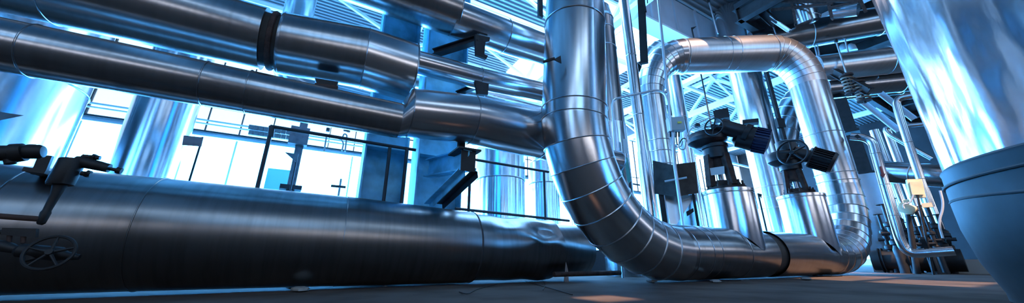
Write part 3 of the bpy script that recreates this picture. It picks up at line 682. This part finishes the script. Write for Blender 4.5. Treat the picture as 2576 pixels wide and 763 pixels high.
# ================================================================== CONDUIT, JUNCTION BOX, HANGING BARS
hP = 7.4; P, r, f = frame(az(1690, 300), hP)
pb = P(1702, 470)
t = thing('conduit_pole', 'upright conduit pole carrying a grey junction box before the pipe arch', 'pole', V((pb.x, pb.y, 0)))
MB().tube([P(1656, 0), P(1685, 283), P(1688, 300)], .031, 14).build('pole_tube', M['galv'], t)
MB().tube([P(1692, 330), P(1698, 420), V((pb.x, pb.y, 0))], .034, 14).build('pole_tube', M['galv'], t)
MB().tube([P(1655, -120), P(1656, 0)], .031, 14).build('pole_tube', M['galv'], t)
MB().tube([P(1682, 265), P(1686, 292)], .04, 12).build('coupling', M['iron'], t)
bx_ = MB().box(P(1699, 314), .155, .08, .145, (r * .93 + f * .37).normalized(), (f * .93 - r * .37).normalized()).build('junction_box', M['boxgrey'], t)
xr = (r * .93 + f * .37).normalized(); xf = (f * .93 - r * .37).normalized()
MB().box(P(1706, 312) - xf * .083, .04, .004, .02, xr, xf).build('yellow_label', M['yellow'], bx_)
for (x, y) in ((1688, 304), (1689, 316)): MB().tube([P(x, y) - xf * .07, P(x, y) - xf * .085], .018, 12).build('cover_screw', M['boxgrey'], bx_)
for i, x in enumerate((1687, 1694, 1701, 1708)): MB().tube([P(x, 332), P(x, 345)], .017, 10).build('cable_gland', M['iron'], bx_)
def cable(label, pts, rr=.013, m='cable'):
    pts = [V(p) for p in pts]; o = solo('cable', MB().tube(rnd(pts, .25, 6), rr, 10), M[m], label, 'cable', pts[0], 'cables from the junction box')
cable('grey cable curling from the junction box up to the larger motor actuator', [P(1708, 345), P(1708, 375), P(1722, 378), P(1730, 330, .3), P(1765, 305, .5), P(1795, 292, .6)])
cable('dark cable from the junction box under the larger actuator to its collar', [P(1701, 345), P(1704, 372), P(1720, 340, .1), P(1735, 368, .4), P(1768, 382, .55)], .012, 'iron')
cable('short looped cable bundle under the junction box', [P(1694, 345), P(1697, 368), P(1712, 372), P(1718, 355)], .013)
cable('pale cable hanging straight down behind the junction box pole', [P(1687, 345), P(1690, 365), P(1692, 380), P(1697, 385)], .012)
q = P(1540, 400)
P2_, r2_, f2_ = frame(az(1600, 240), 6.6)
t = thing('conduit_pipe', 'pale bent conduit arching from the grey riser over to the junction box pole', 'conduit', V((P2_(1535, 480).x, P2_(1535, 480).y, 0)))
b_ = P2_(1540, 420)
MB().tube(rnd([V((b_.x, b_.y, 0)), P2_(1540, 262), P2_(1546, 249), P2_(1662, 224), P2_(1682, 250), P2_(1688, 330)], .14, 6), .022, 14).build('tube', M['galv'], t)
MB().tube([P2_(1672, 231), P2_(1680, 233)], .03, 10).build('coupling', M['galv'], t)
t = thing('hanging_channel', 'black cable channel hanging from above, left of the pipe arch', 'cable channel', PH(1615, 0, 7.5))
A = PH(1606, -150, 7.5); B = PH(1621, 160, 7.5)
MB().beam(A, B, .17, .08, f).build('channel', M['iron'], t)
MB().tube([PH(1620, -150, 7.4), PH(1629, 8, 7.4)], .012, 8).build('loose_cable', M['iron'], t); MB().beam(PH(1619, 0, 7.4), PH(1624, 30, 7.4), .06, .05).build('frayed_end', M['iron'], t)
t = thing('hanging_channel', 'short black channel at the upper edge against the tall pipe', 'cable channel', PN(1359, 0, 4.2))
MB().beam(PN(1357, -140, 4.6), PN(1359, 44, 4.6), .1, .06, N).build('channel', M['iron'], t)
# brown deflector plates
P, r, f = frame(az(1700, 450), 7.6); q = P(1700, 540)
t = thing('deflector_plate', 'pair of stained brown sheet plates on a stand behind the conduit pole', 'plate', V((q.x, q.y, 0)))
MB().prism([P(1642, 404, .1), P(1702, 418, -.15), P(1703, 495, -.15), P(1646, 488, .1)], f * .012).build('plate', M['plate'], t)
MB().prism([P(1702, 413, -.12), P(1749, 408, .1), P(1757, 486, .1), P(1704, 495, -.12)], f * .012).build('plate', M['plate'], t)
q1 = P(1665, 500, .12); MB().beam(P(1662, 480, .12), V((q1.x, q1.y, 0)), .1, .1, f).build('leg', M['iron'], t)
q1 = P(1745, 500, .12); MB().beam(P(1742, 480, .12), V((q1.x, q1.y, 0)), .05, .05, f).build('leg', M['iron'], t)
MB().tube([P(1672, 457, -.2), P(1728, 447, -.2)], .02, 10).build('tie_rod', M['cable'], t)
MB().prism([P(1672, 492, .25), P(1750, 490, .3), P(1768, 580, .35), P(1690, 585, .2)], f * .01).build('backing_sheet', M['clad'], t)
MB().prism([P(1726, 533, -.1), P(1744, 524, -.1), P(1746, 533, -.1), P(1728, 545, -.1)], f * .01).build('dark_tag', M['iron'], t)
# flange disc poking out behind the tall pipe elbow
q = PN(1553, 407, 4.35)
t = thing('pipe_end', 'round clad pipe end poking out behind the tall pipe elbow', 'pipe', q)
MB().tube([q - D * .6, q + D * .0, q + D * .02], [.2, .2, .15], 40).build('jacket', M['clad'], t); MB().ring(q, D, .2, .012).build('rim', M['seam'], t)
MB().tube([W(s4 - .2, 3.95, .11), W(S(1545, 690, 3.95) + .3, 3.95, .11)], .03, 12)
solo('floor_tube', MB().tube([W(s4 - .2, 4.0, .11), W(S(1560, 690, 4.0), 4.0, .11)], .035, 14), M['rust'], 'thin rusty tube on the floor between the torn pipe end and the elbow', 'tube', W(s4, 4.0, .08))

# ================================================================== RIGHT: VESSEL
aV = math.radians(53.0); RVs = 1.25; DV = 4.7; cV = AZ(aV + math.asin(RVs / DV), DV)
zr = PH(2370, 440, math.sqrt(DV ** 2 - RVs ** 2)).z
tilt = V((-.0, .0, 1)).normalized()
t = thing('process_vessel', 'giant dented shiny metal vessel with dark lower skirt filling the right edge', 'vessel', V((cV.x, cV.y, 0)))
def dentV(i, j, a, p, e):
    return .012 * math.sin(a * 9 + p.z * 1.3) * math.sin(p.z * 2.1 + a * 2) + .006 * math.sin(a * 23 + p.z * .7)
MB().tube([V((cV.x, cV.y, zr + i * .25)) for i in range(35)], RVs, 160, False, dentV).build('shell', M['vessel'], t)
prof = [(RVs + .015, 0), (RVs + .02, -.02), (RVs, -.05), (RVs * .995, -.2)]
MB().lathe(V((cV.x, cV.y, zr)), Z, [(RVs + .012, .0), (RVs + .025, -.015), (RVs + .02, -.03), (RVs + .03, -.25), (RVs + .03, -.45), (RVs + .0, -.7), (RVs - .06, -zr + .06), (RVs - .06, -zr + .01)], 128).build('skirt', M['vessel_head'], t, label='dark painted lower skirt')
MB().ring(V((cV.x, cV.y, zr - .13)), Z, RVs + .03, .012, 96).build('weld_band', M['vessel_head'], t)
tl = (Z - D * .0 + V((math.cos(aV), -math.sin(aV), 0)) * -.25).normalized()
MB().ring(V((cV.x, cV.y, zr - .42)), (Z + V((math.cos(aV), -math.sin(aV), 0)) * .14).normalized(), RVs + .036, .012, 96).build('weld_band', M['vessel_head'], t)
# ================================================================== RIGHT: MEZZANINE AND BACKGROUND PIPEWORK
zm = 8.3
t = thing('mezzanine', 'dark overhead platform with beams above the right-hand pipes', 'platform', W(20, 1, zm))
MB().box(W(20.3, -.78, zm + .1), 9.3, 5.08, .08, D, N).build('deck', M['wall_dark'], t)
for i in range(7): MB().ibeam(W(11.6 + i * 2.8, -5.9, zm - .16), W(11.6 + i * 2.8, 4.2, zm - .16), .2, .34, .02).build('joist', M['darksteel'], t)
MB().ibeam(W(11, 4.28, zm - .25), W(29.5, 4.28, zm - .25), .2, .5, .03).build('edge_beam', M['darksteel'], t)
MB().ibeam(W(11.1, -5.9, zm - .25), W(11.1, 4.3, zm - .25), .25, .5, .03).build('edge_beam', M['darksteel'], t)
for (s_, n_) in ((28, 4.6), (28, 0.5), (22, -3)):
    MB().ibeam(W(s_, n_, 0), W(s_, n_, zm - .4), .25, .3, .02, D).build('column', M['darksteel'], t)
MB().box(W(29.6, 0., 4.13), .08, 4.6, 4.12, D, N).build('back_panel', M['wall_dark'], t)
def opipe(label, a, b, z, r_, m, ext0=0, ext1=1.5, beads=(.2, .6)):
    A = PZ(*a, z); B = PZ(*b, z); e = (B - A).normalized(); A -= e * ext0; B += e * ext1
    t = thing('service_main', label, 'pipe', A, 'large mains under the dark platform')
    MB().tube([A.lerp(B, i / 6) for i in range(7)], r_, 56).build('jacket', M[m], t)
    for q in beads: MB().ring(A.lerp(B, q), e, r_ + .003, .01).build('seam_bead', M['seam'], t)
    return t, A, B
t, A1, B1 = opipe('dull clad main, highest, rising from the arch elbow to the giant vessel', (1940, 104), (2215, 52), 7.3, .44, 'clad_dull', .6, 2., (.3, .62))
t, A2, B2 = opipe('pale blue-lit clad main below the highest one, running behind the giant vessel', (2070, 172), (2250, 150), 6.1, .42, 'clad_satin', .2, 2., (.45,))
t, A3, B3 = opipe('dim clad main directly under the pale blue-lit one', (2090, 222), (2262, 204), 5.7, .36, 'clad_dull', .2, 2., (.5,))
t, A4, B4 = opipe('lowest thin bare main under the dim clad one', (2100, 245), (2270, 228), 5.6, .12, 'clad_dull', .2, 2., (.5,))
for lab, (x0, y0_, x1, y1_), hd in (('thin hanger rod pair member right of the arch elbow, left one', (2048, 108, 2060, 158), 13.6), ('thin hanger rod right of the arch elbow, right one', (2056, 108, 2064, 158), 13.6),
        ('long hanger rod dropping to the spring hanger', (2102, 100, 2128, 182), 13.2), ('short hanger rod between the two upper mains', (2124, 92, 2134, 132), 13.6), ('thin rod above the arch from the platform', (1929, 22, 1952, 86), 12.5), ('long rod over the crown of the arch', (1782, 0, 1806, 85), 11.5)):
    A, B = PH(x0, y0_, hd), PH(x1, y1_, hd)
    t = thing('hanger_rod', lab, 'rod', A, 'hanger rods by the mains'); MB().tube([A, B], .022, 10).build('rod', M['galv'], t); MB().tube([A, A.lerp(B, .08)], .045, 10).build('nut', M['iron'], t)
for lab, (x, y) in (('rusty coil spring hanger under the mains, left of its pair', (2136, 212)), ('rusty coil spring hanger under the mains, right of its pair', (2166, 230))):
    q = PH(x, y, 12.6); t = thing('spring_hanger', lab, 'spring hanger', q, 'spring hangers under the mains')
    pts = [q + V((math.cos(i * .6) * .12, math.sin(i * .6) * .12, .24 - i * .009)) for i in range(54)]
    MB().tube(pts, .024, 8).build('coil', M['spring'], t); MB().tube([q + Z * .36, q - Z * .36], .03, 10).build('rod', M['iron'], t)
    MB().lathe(q + Z * .25, Z, [(.15, 0), (.15, .04)], 20).build('spring_plate', M['rust'], t); MB().lathe(q - Z * .3, Z, [(.15, 0), (.15, .04)], 20).build('spring_plate', M['rust'], t)
A, B = PH(2100, 190, 12.9), PH(2190, 240, 12.4)
solo('support_beam', MB().ibeam(A + Z * .12, B + Z * .12, .16, .2, .02), M['darksteel'], 'dark short beam holding the pair of spring hangers', 'beam', A)
for lab, a, b, hd0, hd1, w in (('pale diagonal brace above the arch elbow', (1872, 0), (1985, 78), 12.4, 11.9, .10), ('grey diagonal brace under the mains', (2155, 245), (2262, 330), 13.6, 13.6, .14), ('grey diagonal brace nearer the giant vessel', (2215, 235), (2300, 300), 14.2, 14.2, .14), ('dark sloping beam at the upper edge above the arch', (1895, 10), (1950, 60), 12.2, 12.0, .22)):
    A, B = PH(*a, hd0), PH(*b, hd1); solo('brace', MB().ibeam(A, B, w, w, .016), M['whitesteel' if 'pale' in lab else 'girder' if 'grey' in lab else 'darksteel'], lab, 'brace', A)
# rusty red frame at top right
t = thing('rusty_frame', 'rusty red angle-iron frame at the top between the platform and highest main', 'frame', PH(2040, 30, 12))
for a, b in (((1950, 5), (2165, 2)), ((1940, 25), (2095, 10)), ((1990, 0), (2002, 58)), ((2082, 0), (2093, 46)), ((2165, 2), (2178, 30)), ((2090, 20), (2160, 5))):
    MB().beam(PH(*a, 12), PH(*b, 12), .07, .07).build('bar', M['rust'], t)
t = thing('service_duct', 'pale clad vertical duct behind the rusty red frame', 'duct', PH(2030, 30, 12.5))
MB().tube([PH(2018, 6, 12.4), PH(2032, 56, 12.6)], .3, 40).build('jacket', M['clad'], t); MB().ring(PH(2031, 50, 12.6), Z, .305, .03).build('rim', M['clad'], t)
t = thing('service_duct', 'bright clad duct end behind the highest main near the vessel', 'duct', PH(2120, 25, 12.7))
MB().tube([PH(2095, 28, 12.7), PH(2160, 18, 12.7)], .25, 40).build('jacket', M['clad_bright'], t); MB().ring(PH(2097, 28, 12.7), PH(2160, 18, 12.7) - PH(2095, 28, 12.7), .255, .015).build('rim', M['clad'], t)
for lab, x in (('pale lamp housing under the highest main, left one', 2122), ('pale lamp housing under the highest main, right one', 2142)):
    q = PH(x, 122, 17); t = thing('lamp_housing', lab, 'lamp', q); MB().lathe(q, Z, [(.15, -.12), (.13, .1), (.05, .2)], 20).build('shade', M['whitesteel'], t); MB().tube([q + Z * .2, q + Z * .5], .02, 8).build('stem', M['iron'], t)
# black slabs behind the right riser
for lab, x0, x1, y0_, y1_, hd in (('upper black slab-like duct behind the right riser of the arch', 2118, 2160, 248, 335, 14.5), ('lower black slab-like duct behind the white elbow pipe', 2150, 2198, 338, 440, 14.5)):
    P, r, f = frame(az((x0 + x1) / 2, (y0_ + y1_) / 2), hd); A = P((x0 + x1) / 2, y0_ ); B = P((x0 + x1) / 2 , y1_)
    zc_ = (A.z + B.z) / 2; t = thing('black_duct', lab, 'duct', V((B.x, B.y, B.z)))
    MB().box(V((B.x, B.y, zc_)), (P(x1, y1_) - P(x0 + 12, y1_)).dot(r) / 2 + .05, .25, (A.z - B.z) / 2, r, f).build('casing', M['iron'], t)
    MB().box(V((B.x, B.y, B.z)), (P(x1, y1_) - P(x0 + 12, y1_)).dot(r) / 2 + .09, .3, .04, r, f).build('flange', M['iron'], t)
# process pipework on the right
hW = 11.2; P, r, f = frame(az(2230, 460), hW)
t = thing('process_pipe', 'white elbowed pipe sloping down past the cream motor on the right', 'pipe', P(2262, 620))
pp = rnd([P(2140, 343), P(2192, 348), P(2266, 608), P(2285, 640), P(2400, 632)], .3, 7)
MB().tube(pp, .088, 32).build('jacket', M['clad_bright'], t)
for q in (.15, .45, .75): MB().ring(P(2192 + 74 * q, 348 + 260 * q), P(2266, 608) - P(2192, 348), .090, .006, 32, 6).build('seam_bead', M['seam'], t)
MB().prism([P(2149, 343, -.12), P(2157, 338, -.12), P(2165, 344, -.12), P(2157, 350, -.12)], f * .01).build('diamond_mark', M['iron'], t)
MB().prism([P(2212, 420, -.11), P(2217, 418, -.11), P(2224, 438, -.11), P(2228, 437, -.11), P(2222, 448, -.11), P(2214, 440, -.11), P(2218, 439, -.11)], f * .01).build('arrow_mark', M['arrow'], t)
P, r, f = frame(az(2290, 380), 13.2)
t = thing('process_pipe', 'clad pipe with a top bend between the white elbowed pipe and the vessel', 'pipe', P(2335, 470))
MB().tube(rnd([P(2300, 240), P(2252, 248), P(2262, 290), P(2338, 520)], .35, 7), .085, 32).build('jacket', M['clad'], t)
for q in (.3, .7): MB().ring(P(2262 + 76 * q, 290 + 230 * q), P(2338, 520) - P(2262, 290), .087, .006, 32, 6).build('seam_bead', M['seam'], t)
t = thing('process_pipe', 'thin level pipe with a hooked end behind the bent clad pipe', 'pipe', P(2225, 325, .8))
MB().tube(rnd([P(2345, 310, .8), P(2222, 322, .8), P(2235, 338, .8), P(2345, 400, .8)], .25, 6), .055, 24).build('jacket', M['clad'], t)
for lab, x0, x1, off, rr in (('pale vertical duct behind the white elbowed pipe, leftmost of three', 2190, 2222, 2.6, .12), ('pale vertical duct behind the white elbowed pipe, middle of three', 2222, 2252, 2.9, .10), ('pale vertical duct behind the white elbowed pipe, rightmost of three', 2262, 2285, 3.2, .08)):
    q = P(x0 + 10, 330, off); t = thing('standing_duct', lab, 'duct', V((q.x, q.y, 0)), 'pale ducts behind the process pipes')
    MB().tube([V((q.x, q.y, 0)), V((q.x, q.y, 4.4))], rr, 28).build('jacket', M['clad_bright'], t); MB().ring(V((q.x, q.y, 2.8)), Z, rr + .003, .01, 32, 6).build('seam_bead', M['seam'], t)
t = thing('process_pipe', 'grey dented horizontal pipe behind the cream box', 'pipe', P(2290, 440, .7))
MB().tube([P(2225, 432, .9), P(2300, 438, .7), P(2420, 446, .5)], .3, 32).build('jacket', M['clad_dull'], t); MB().ring(P(2300, 438, .7), P(2300, 438, .7) - P(2225, 432, .9), .305, .015).build('seam_bead', M['seam'], t)
# ribbed grey casing
P, r, f = frame(az(2190, 480), 14); q = P(2195, 500); t = thing('ribbed_casing', 'ribbed grey sheet casing just right of the arch riser', 'casing', V((q.x, q.y, 0)))
zt_ = P(2190, 440).z; MB().box(V((q.x, q.y, zt_ / 2)), .42, .3, zt_ / 2, r, f).build('body', M['clad'], t)
for i in range(4): MB().box(V((q.x, q.y, zt_ / 2)) + r * (-.36 + .24 * i) - f * .31, .03, .03, zt_ / 2, r, f).build('rib', M['clad'], t)
# cream box + motor pumps
P, r, f = frame(az(2290, 520), 11.9)
q = P(2330, 640); q0 = V((q.x, q.y, 0))
t = thing('control_box', 'cream control box on a dark post between the process pipes and vessel', 'box', q0)
MB().box(P(2303, 475, .1), .115, .07, .21, (r * .9 + f * .2 + Z * -.1).normalized(), (f * .97 - r * .2).normalized(), (Z * .98 + r * .1).normalized()).build('case', M['cream'], t)
MB().box(P(2305, 474, .02), .085, .02, .15, (r * .9 + f * .2 + Z * -.1).normalized(), (f * .97 - r * .2).normalized(), (Z * .98 + r * .1).normalized()).build('lid', M['cream'], t)
MB().tube([P(2306, 482, .03), P(2322, 560), q0], .022, 12).build('post', M['iron'], t)
MB().tube(rnd([P(2298, 490, -.1), P(2290, 512, -.1), P(2270, 515, -.1), P(2275, 525, -.1)], .15, 5), .015, 8).build('cable', M['cable'], t)
q = P(2290, 640, .4); t = thing('pump_motor', 'cream electric motor on a dark valve stand beside the white elbowed pipe', 'motor', V((q.x, q.y, 0)))
a_, b_ = P(2266, 522, .4), P(2297, 530, .4); e = (b_ - a_).normalized()
MB().tube([a_ - e * .05, a_ - e * .04, a_, b_, b_ + e * .03, b_ + e * .05], [.05, .10, .115, .115, .10, .06], 32).build('motor_body', M['cream'], t)
MB().tube([b_ + e * .05, b_ + e * .07], .09, 28).build('fan_cover', M['iron'], t); MB().box(P(2280, 506, .4), .05, .05, .03, r, f).build('terminal_box', M['cream'], t)
MB().box(P(2332, 517, .4), .08, .06, .05, r, f).build('coupling_guard', M['cream'], t)
MB().tube([P(2284, 540, .4), V((q.x, q.y, 0))], [.045, .06], 20).build('stand', M['iron'], t)
def valve_stack(label, x, y0_, y1_, off, rr):
    off += .9; rr *= .62
    A = P(x, y0_, off); B = P(x + (y1_ - y0_) * .3, y1_, off); t = thing('valve_stack', label, 'valve', V((B.x, B.y, 0)), 'dark valves by the process pipes')
    zA, zB = A.z, max(0.02, B.z); h = zA - zB
    MB().lathe(V((B.x, B.y, 0)), Z, [(rr * .9, 0), (rr * .9, zB), (rr * .6, zB + h * .1), (rr, zB + h * .12), (rr, zB + h * .2), (rr * .55, zB + h * .24), (rr * .6, zB + h * .5), (rr, zB + h * .52), (rr, zB + h * .58), (rr * .4, zB + h * .62), (rr * .35, zA)], 24).build('body', M['castiron'], t)
    wheel(t, V((B.x, B.y, zA)), Z, rr * 1.1, 4)
    MB().tube([V((B.x, B.y, zB + h * .36)) - r * rr * 1.8, V((B.x, B.y, zB + h * .36)) + r * rr * 1.8], rr * .5, 20).build('branch', M['castiron'], t)
for lab, x, y0_, y1_, off, rr in (('dark handwheel valve left of the white elbowed pipe, behind the arch riser', 2225, 515, 630, -.1, .17), ('dark handwheel valve just left of the cream motor stand', 2248, 500, 625, .7, .15), ('dark handwheel valve right under the cream motor', 2300, 545, 640, .5, .16), ('dark handwheel valve between the cream box and the vessel', 2340, 515, 640, .6, .18), ('dark handwheel valve tight against the arch riser', 2212, 540, 640, .3, .13), ('short dark handwheel valve left of the cream motor, behind the white pipe', 2262, 560, 640, .2, .13), ('short dark handwheel valve below the cream box', 2318, 570, 640, -.3, .13), ('slim dark handwheel valve right beside the cream motor', 2312, 530, 635, .1, .12), ('slim dark handwheel valve under the cream box, close to its post', 2334, 545, 640, .0, .11), ('slim dark handwheel valve just behind the foot of the white elbowed pipe', 2276, 560, 640, .9, .11), ('slim dark handwheel valve between the riser and the white pipe, upper', 2236, 500, 600, 1.3, .12), ('slim dark valve nearest the vessel bottom', 2365, 540, 640, .9, .14), ('slim dark valve far behind the cream box', 2322, 520, 620, 1.4, .14)): valve_stack(lab, x, y0_, y1_, off, rr)
q = P(2200, 650); t = thing('flanged_pipe', 'fat black flanged pipe low on the floor behind the arch riser', 'pipe', V((q.x, q.y, 0)))
A = P(2190, 640, 1.3); B = P(2420, 640, 1.2); A.z = B.z = .3
MB().tube([A, B], .25, 36).build('body', M['iron'], t)
for q_ in (.1, .14, .45, .49, .8): MB().tube([A.lerp(B, q_), A.lerp(B, q_ + .015)], .30, 36).build('flange', M['iron'], t)
for lab, x, y0_, x1, y1_, off in (('dark leaning floor prop left of the vessel bottom', 2320, 600, 2355, 688, -.6), ('second dark leaning floor prop nearer the vessel bottom', 2385, 600, 2400, 668, .2)):
    A = P(x, y0_, off); B = PZ(x1, y1_, .02); t = thing('floor_prop', lab, 'prop', B); MB().beam(A, B, .07, .05).build('bar', M['darksteel'], t); MB().box(B, .1, .1, .015).build('foot', M['darksteel'], t)
solo('floor_slab', MB().box(V((P(2425, 650, 2.).x, P(2425, 650, 2.).y, .16)), .5, .4, .16, r, f), M['stone'], 'pale grey concrete block on the floor behind the dark props', 'block', P(2440, 640, 2.))
cable_pts = [P(2365, 480, -.2), P(2375, 520, -.2), P(2360, 560, -.2), P(2372, 600, -.2)]
solo('cable', MB().tube(rnd(cable_pts, .3, 6), .02, 8), M['cable'], 'pale cable hanging beside the vessel left of its bottom band', 'cable', cable_pts[0])

# ================================================================== LEFT FOREGROUND FITTINGS
nF = 3.3
Q = lambda x, y, o=0: PN(x, y, nF + o)
t = thing('gauge_valve', 'dark drum-bodied valve on a tapered stem in front of the floor pipe at left', 'valve', Q(100, 560))
axd = (Q(150, 465) - Q(183, 408)).normalized()
MB().tube([Q(184, 401), Q(183, 404), Q(151, 463), Q(150, 466)], [0.0561, 0.0607, 0.0607, 0.0561], 32).build('drum', M['iron'], t)
MB().tube([Q(151, 465), Q(140, 490), Q(118, 530), Q(115, 536), Q(103, 562), Q(100, 566)], [0.0330, 0.0231, 0.0185, 0.0231, 0.0185, 0.0099], 20).build('stem', M['iron'], t)
MB().tube([Q(190, 405), Q(208, 408), Q(210, 409), Q(250, 418), Q(275, 424)], [0.0330, 0.0396, 0.0363, 0.0330, 0.0297], 20).build('valve_body', M['iron'], t)
MB().tube([Q(275, 425), Q(293, 428), Q(294, 428), Q(306, 431)], [0.0106, 0.0119, 0.0224, 0.0198], 14).build('spindle', M['iron'], t)
for a, b in (((212, 392), (211, 408)), ((208, 394), (252, 398)), ((205, 436), (228, 440))): MB().tube([Q(*a), Q(*b)], 0.0154, 12).build('bolt', M['iron'], t)
for x, y in ((236, 397), (222, 438)): MB().tube([Q(x - 4, y - 1), Q(x + 4, y + 1)], 0.0266, 6).build('nut', M['iron'], t)
MB().tube([Q(-60, 540), Q(105, 552)], 0.0168, 16).build('feed_tube', M['rust'], t)
t = thing('gate_valve', 'dark blurred valve entering from the left edge above the floor pipe', 'valve', Q(0, 385))
MB().tube([Q(-40, 385), Q(30, 386), Q(32, 386), Q(62, 383), Q(64, 383), Q(100, 382), Q(110, 382), Q(112, 382)], [0.0462, 0.0495, 0.0594, 0.0561, 0.0429, 0.0462, 0.0363, 0.0198], 24).build('body', M['iron'], t)
for x, y in ((80, 366), (45, 372)): MB().tube([Q(x, y), Q(x, y + 14)], 0.0245, 12).build('bolt', M['iron'], t)
MB().tube([Q(20, 385), Q(26, 412)], 0.0245, 12).build('drain', M['iron'], t)
t = thing('stub_bracket', 'small dark bracket bar with ledge on top of the floor pipe', 'bracket', PN(105, 435, 4.1))
MB().beam(PN(117, 392, 4.0), PN(97, 440, 4.0), .07, .03, N).build('bar', M['iron'], t); MB().beam(PN(86, 434, 4.0), PN(140, 441, 4.0), .25, .03).build('ledge', M['iron'], t)
t = thing('clamp_plate', 'dark clamp plate below the rusty feed tube', 'plate', Q(50, 588))
MB().prism([Q(10, 574), Q(95, 576), Q(93, 598), Q(6, 592)], N * .03).build('plate', M['iron'], t)
for x in (25, 60): MB().tube([Q(x, 580), Q(x - 2, 612)], 0.0105, 10).build('bolt', M['rust'], t)
MB().tube([Q(-40, 585), Q(12, 584)], 0.0140, 10).build('arm', M['iron'], t)
t = thing('gate_valve', 'dark handwheel valve low at left in front of the floor pipe', 'valve', Q(110, 640))
MB().tube([Q(-40, 616), Q(10, 620), Q(40, 628), Q(50, 630), Q(150, 640), Q(165, 644), Q(200, 648)], [0.0330, 0.0330, 0.0231, 0.0396, 0.0429, 0.0264, 0.0165], 22).build('body', M['iron'], t)
wheel(t, Q(125, 636, -.08), (-N + Z * .3).normalized(), .1, 5, 'iron')
MB().tube([Q(75, 622), Q(80, 655)], 0.0350, 14).build('bonnet', M['iron'], t)

# ================================================================== FLOOR DEBRIS
for i, (x, y, r_, lab) in enumerate(((755, 735, .06, 'pale crumpled scrap on the floor in front of the floor pipe'), (730, 727, .03, 'small dark stone at the foot of the floor pipe, left of the scrap'), (1165, 712, .04, 'small pale stone under the collar of the floor pipe'), (968, 722, .02, 'tiny pebble at the foot of the floor pipe, right of the scrap'), (1640, 712, .05, 'rubble lump under the tall pipe elbow'), (1800, 712, .05, 'small lump under the floor run, below the nearer drum'), (2030, 706, .05, 'bright crumb under the floor run near the far elbow'))):
    q = PZ(x, y, .0); mb = MB(); K = 10
    vs = []; n_ = 6
    for a in range(1, n_):
        th = PI * a / n_
        for b in range(K):
            ph = 2 * PI * b / K; rr = r_ * random.uniform(.7, 1.2); vs.append(q + V((rr * math.sin(th) * math.cos(ph) * 1.4, rr * math.sin(th) * math.sin(ph) * 1.4, r_ * .45 * (1 + math.cos(th)))))
    fs = [[a * K + b, a * K + (b + 1) % K, (a + 1) * K + (b + 1) % K, (a + 1) * K + b] for a in range(n_ - 2) for b in range(K)] + [list(range(K)), [(n_ - 2) * K + b for b in range(K)]]
    solo('rubble', mb.add(vs, fs), M['stone'], lab, 'stone', q)
for lab, pts in (('thin looped wire on the floor before the collar of the floor pipe', [(1155, 735), (1175, 742), (1200, 728), (1225, 722), (1250, 715)]), ('wispy dry twig on the floor before the torn pipe end', [(1320, 708), (1370, 722), (1400, 730), (1440, 742)]), ('short dry twig beside the torn pipe end', [(1366, 705), (1372, 718), (1366, 730)])):
    P3 = [PZ(x, y, .008) for x, y in pts]
    solo('wire' if 'wire' in lab else 'twig', MB().tube(rnd(P3, .15, 5), .004, 6), M['iron'], lab, 'wire' if 'wire' in lab else 'twig', P3[0])
for lab, x in (('dark support block under the floor run, below the nearer drum', 1790), ('dark support block under the floor run, near the far elbow', 2040)):
    s_ = S(x, 690, 3.25); c = Upt(s_); c.z = .007; solo('support_block', MB().box(c, .25, .3, .007, D, N), M['iron'], lab, 'block', c, 'blocks under the floor run')

# ================================================================== LIGHT, SKY, CAMERA
w = bpy.data.worlds.new('sky'); SC.world = w; w.use_nodes = True
bg = w.node_tree.nodes['Background']; bg.inputs['Color'].default_value = (.55, .72, 1, 1); bg.inputs['Strength'].default_value = 1.0
sun = bpy.data.lights.new('sun', 'SUN'); sun.energy = 9.0; sun.color = (1, .66, .48); sun.angle = .01
so = bpy.data.objects.new('sun', sun); COL.objects.link(so); so.rotation_euler = SUN.to_track_quat('Z', 'Y').to_euler(); so.location = (0, 0, 30)
cam = bpy.data.cameras.new('camera'); cam.sensor_width = 36; cam.sensor_fit = 'HORIZONTAL'; cam.lens = 36 * F / 2576; cam.clip_end = 300; cam.clip_start = .05
co = bpy.data.objects.new('camera', cam); COL.objects.link(co); co.location = (0, 0, H); co.rotation_euler = (PI / 2 + PITCH, 0, 0)
SC.camera = co
for o in bpy.data.objects:
    if '_loc' in o: del o['_loc']
vs_ = SC.view_settings; vs_.view_transform = 'Standard'; vs_.look = 'None'; vs_.gamma = 1; vs_.exposure = 0.15; vs_.use_curve_mapping = False
SC.cycles.max_bounces = 8
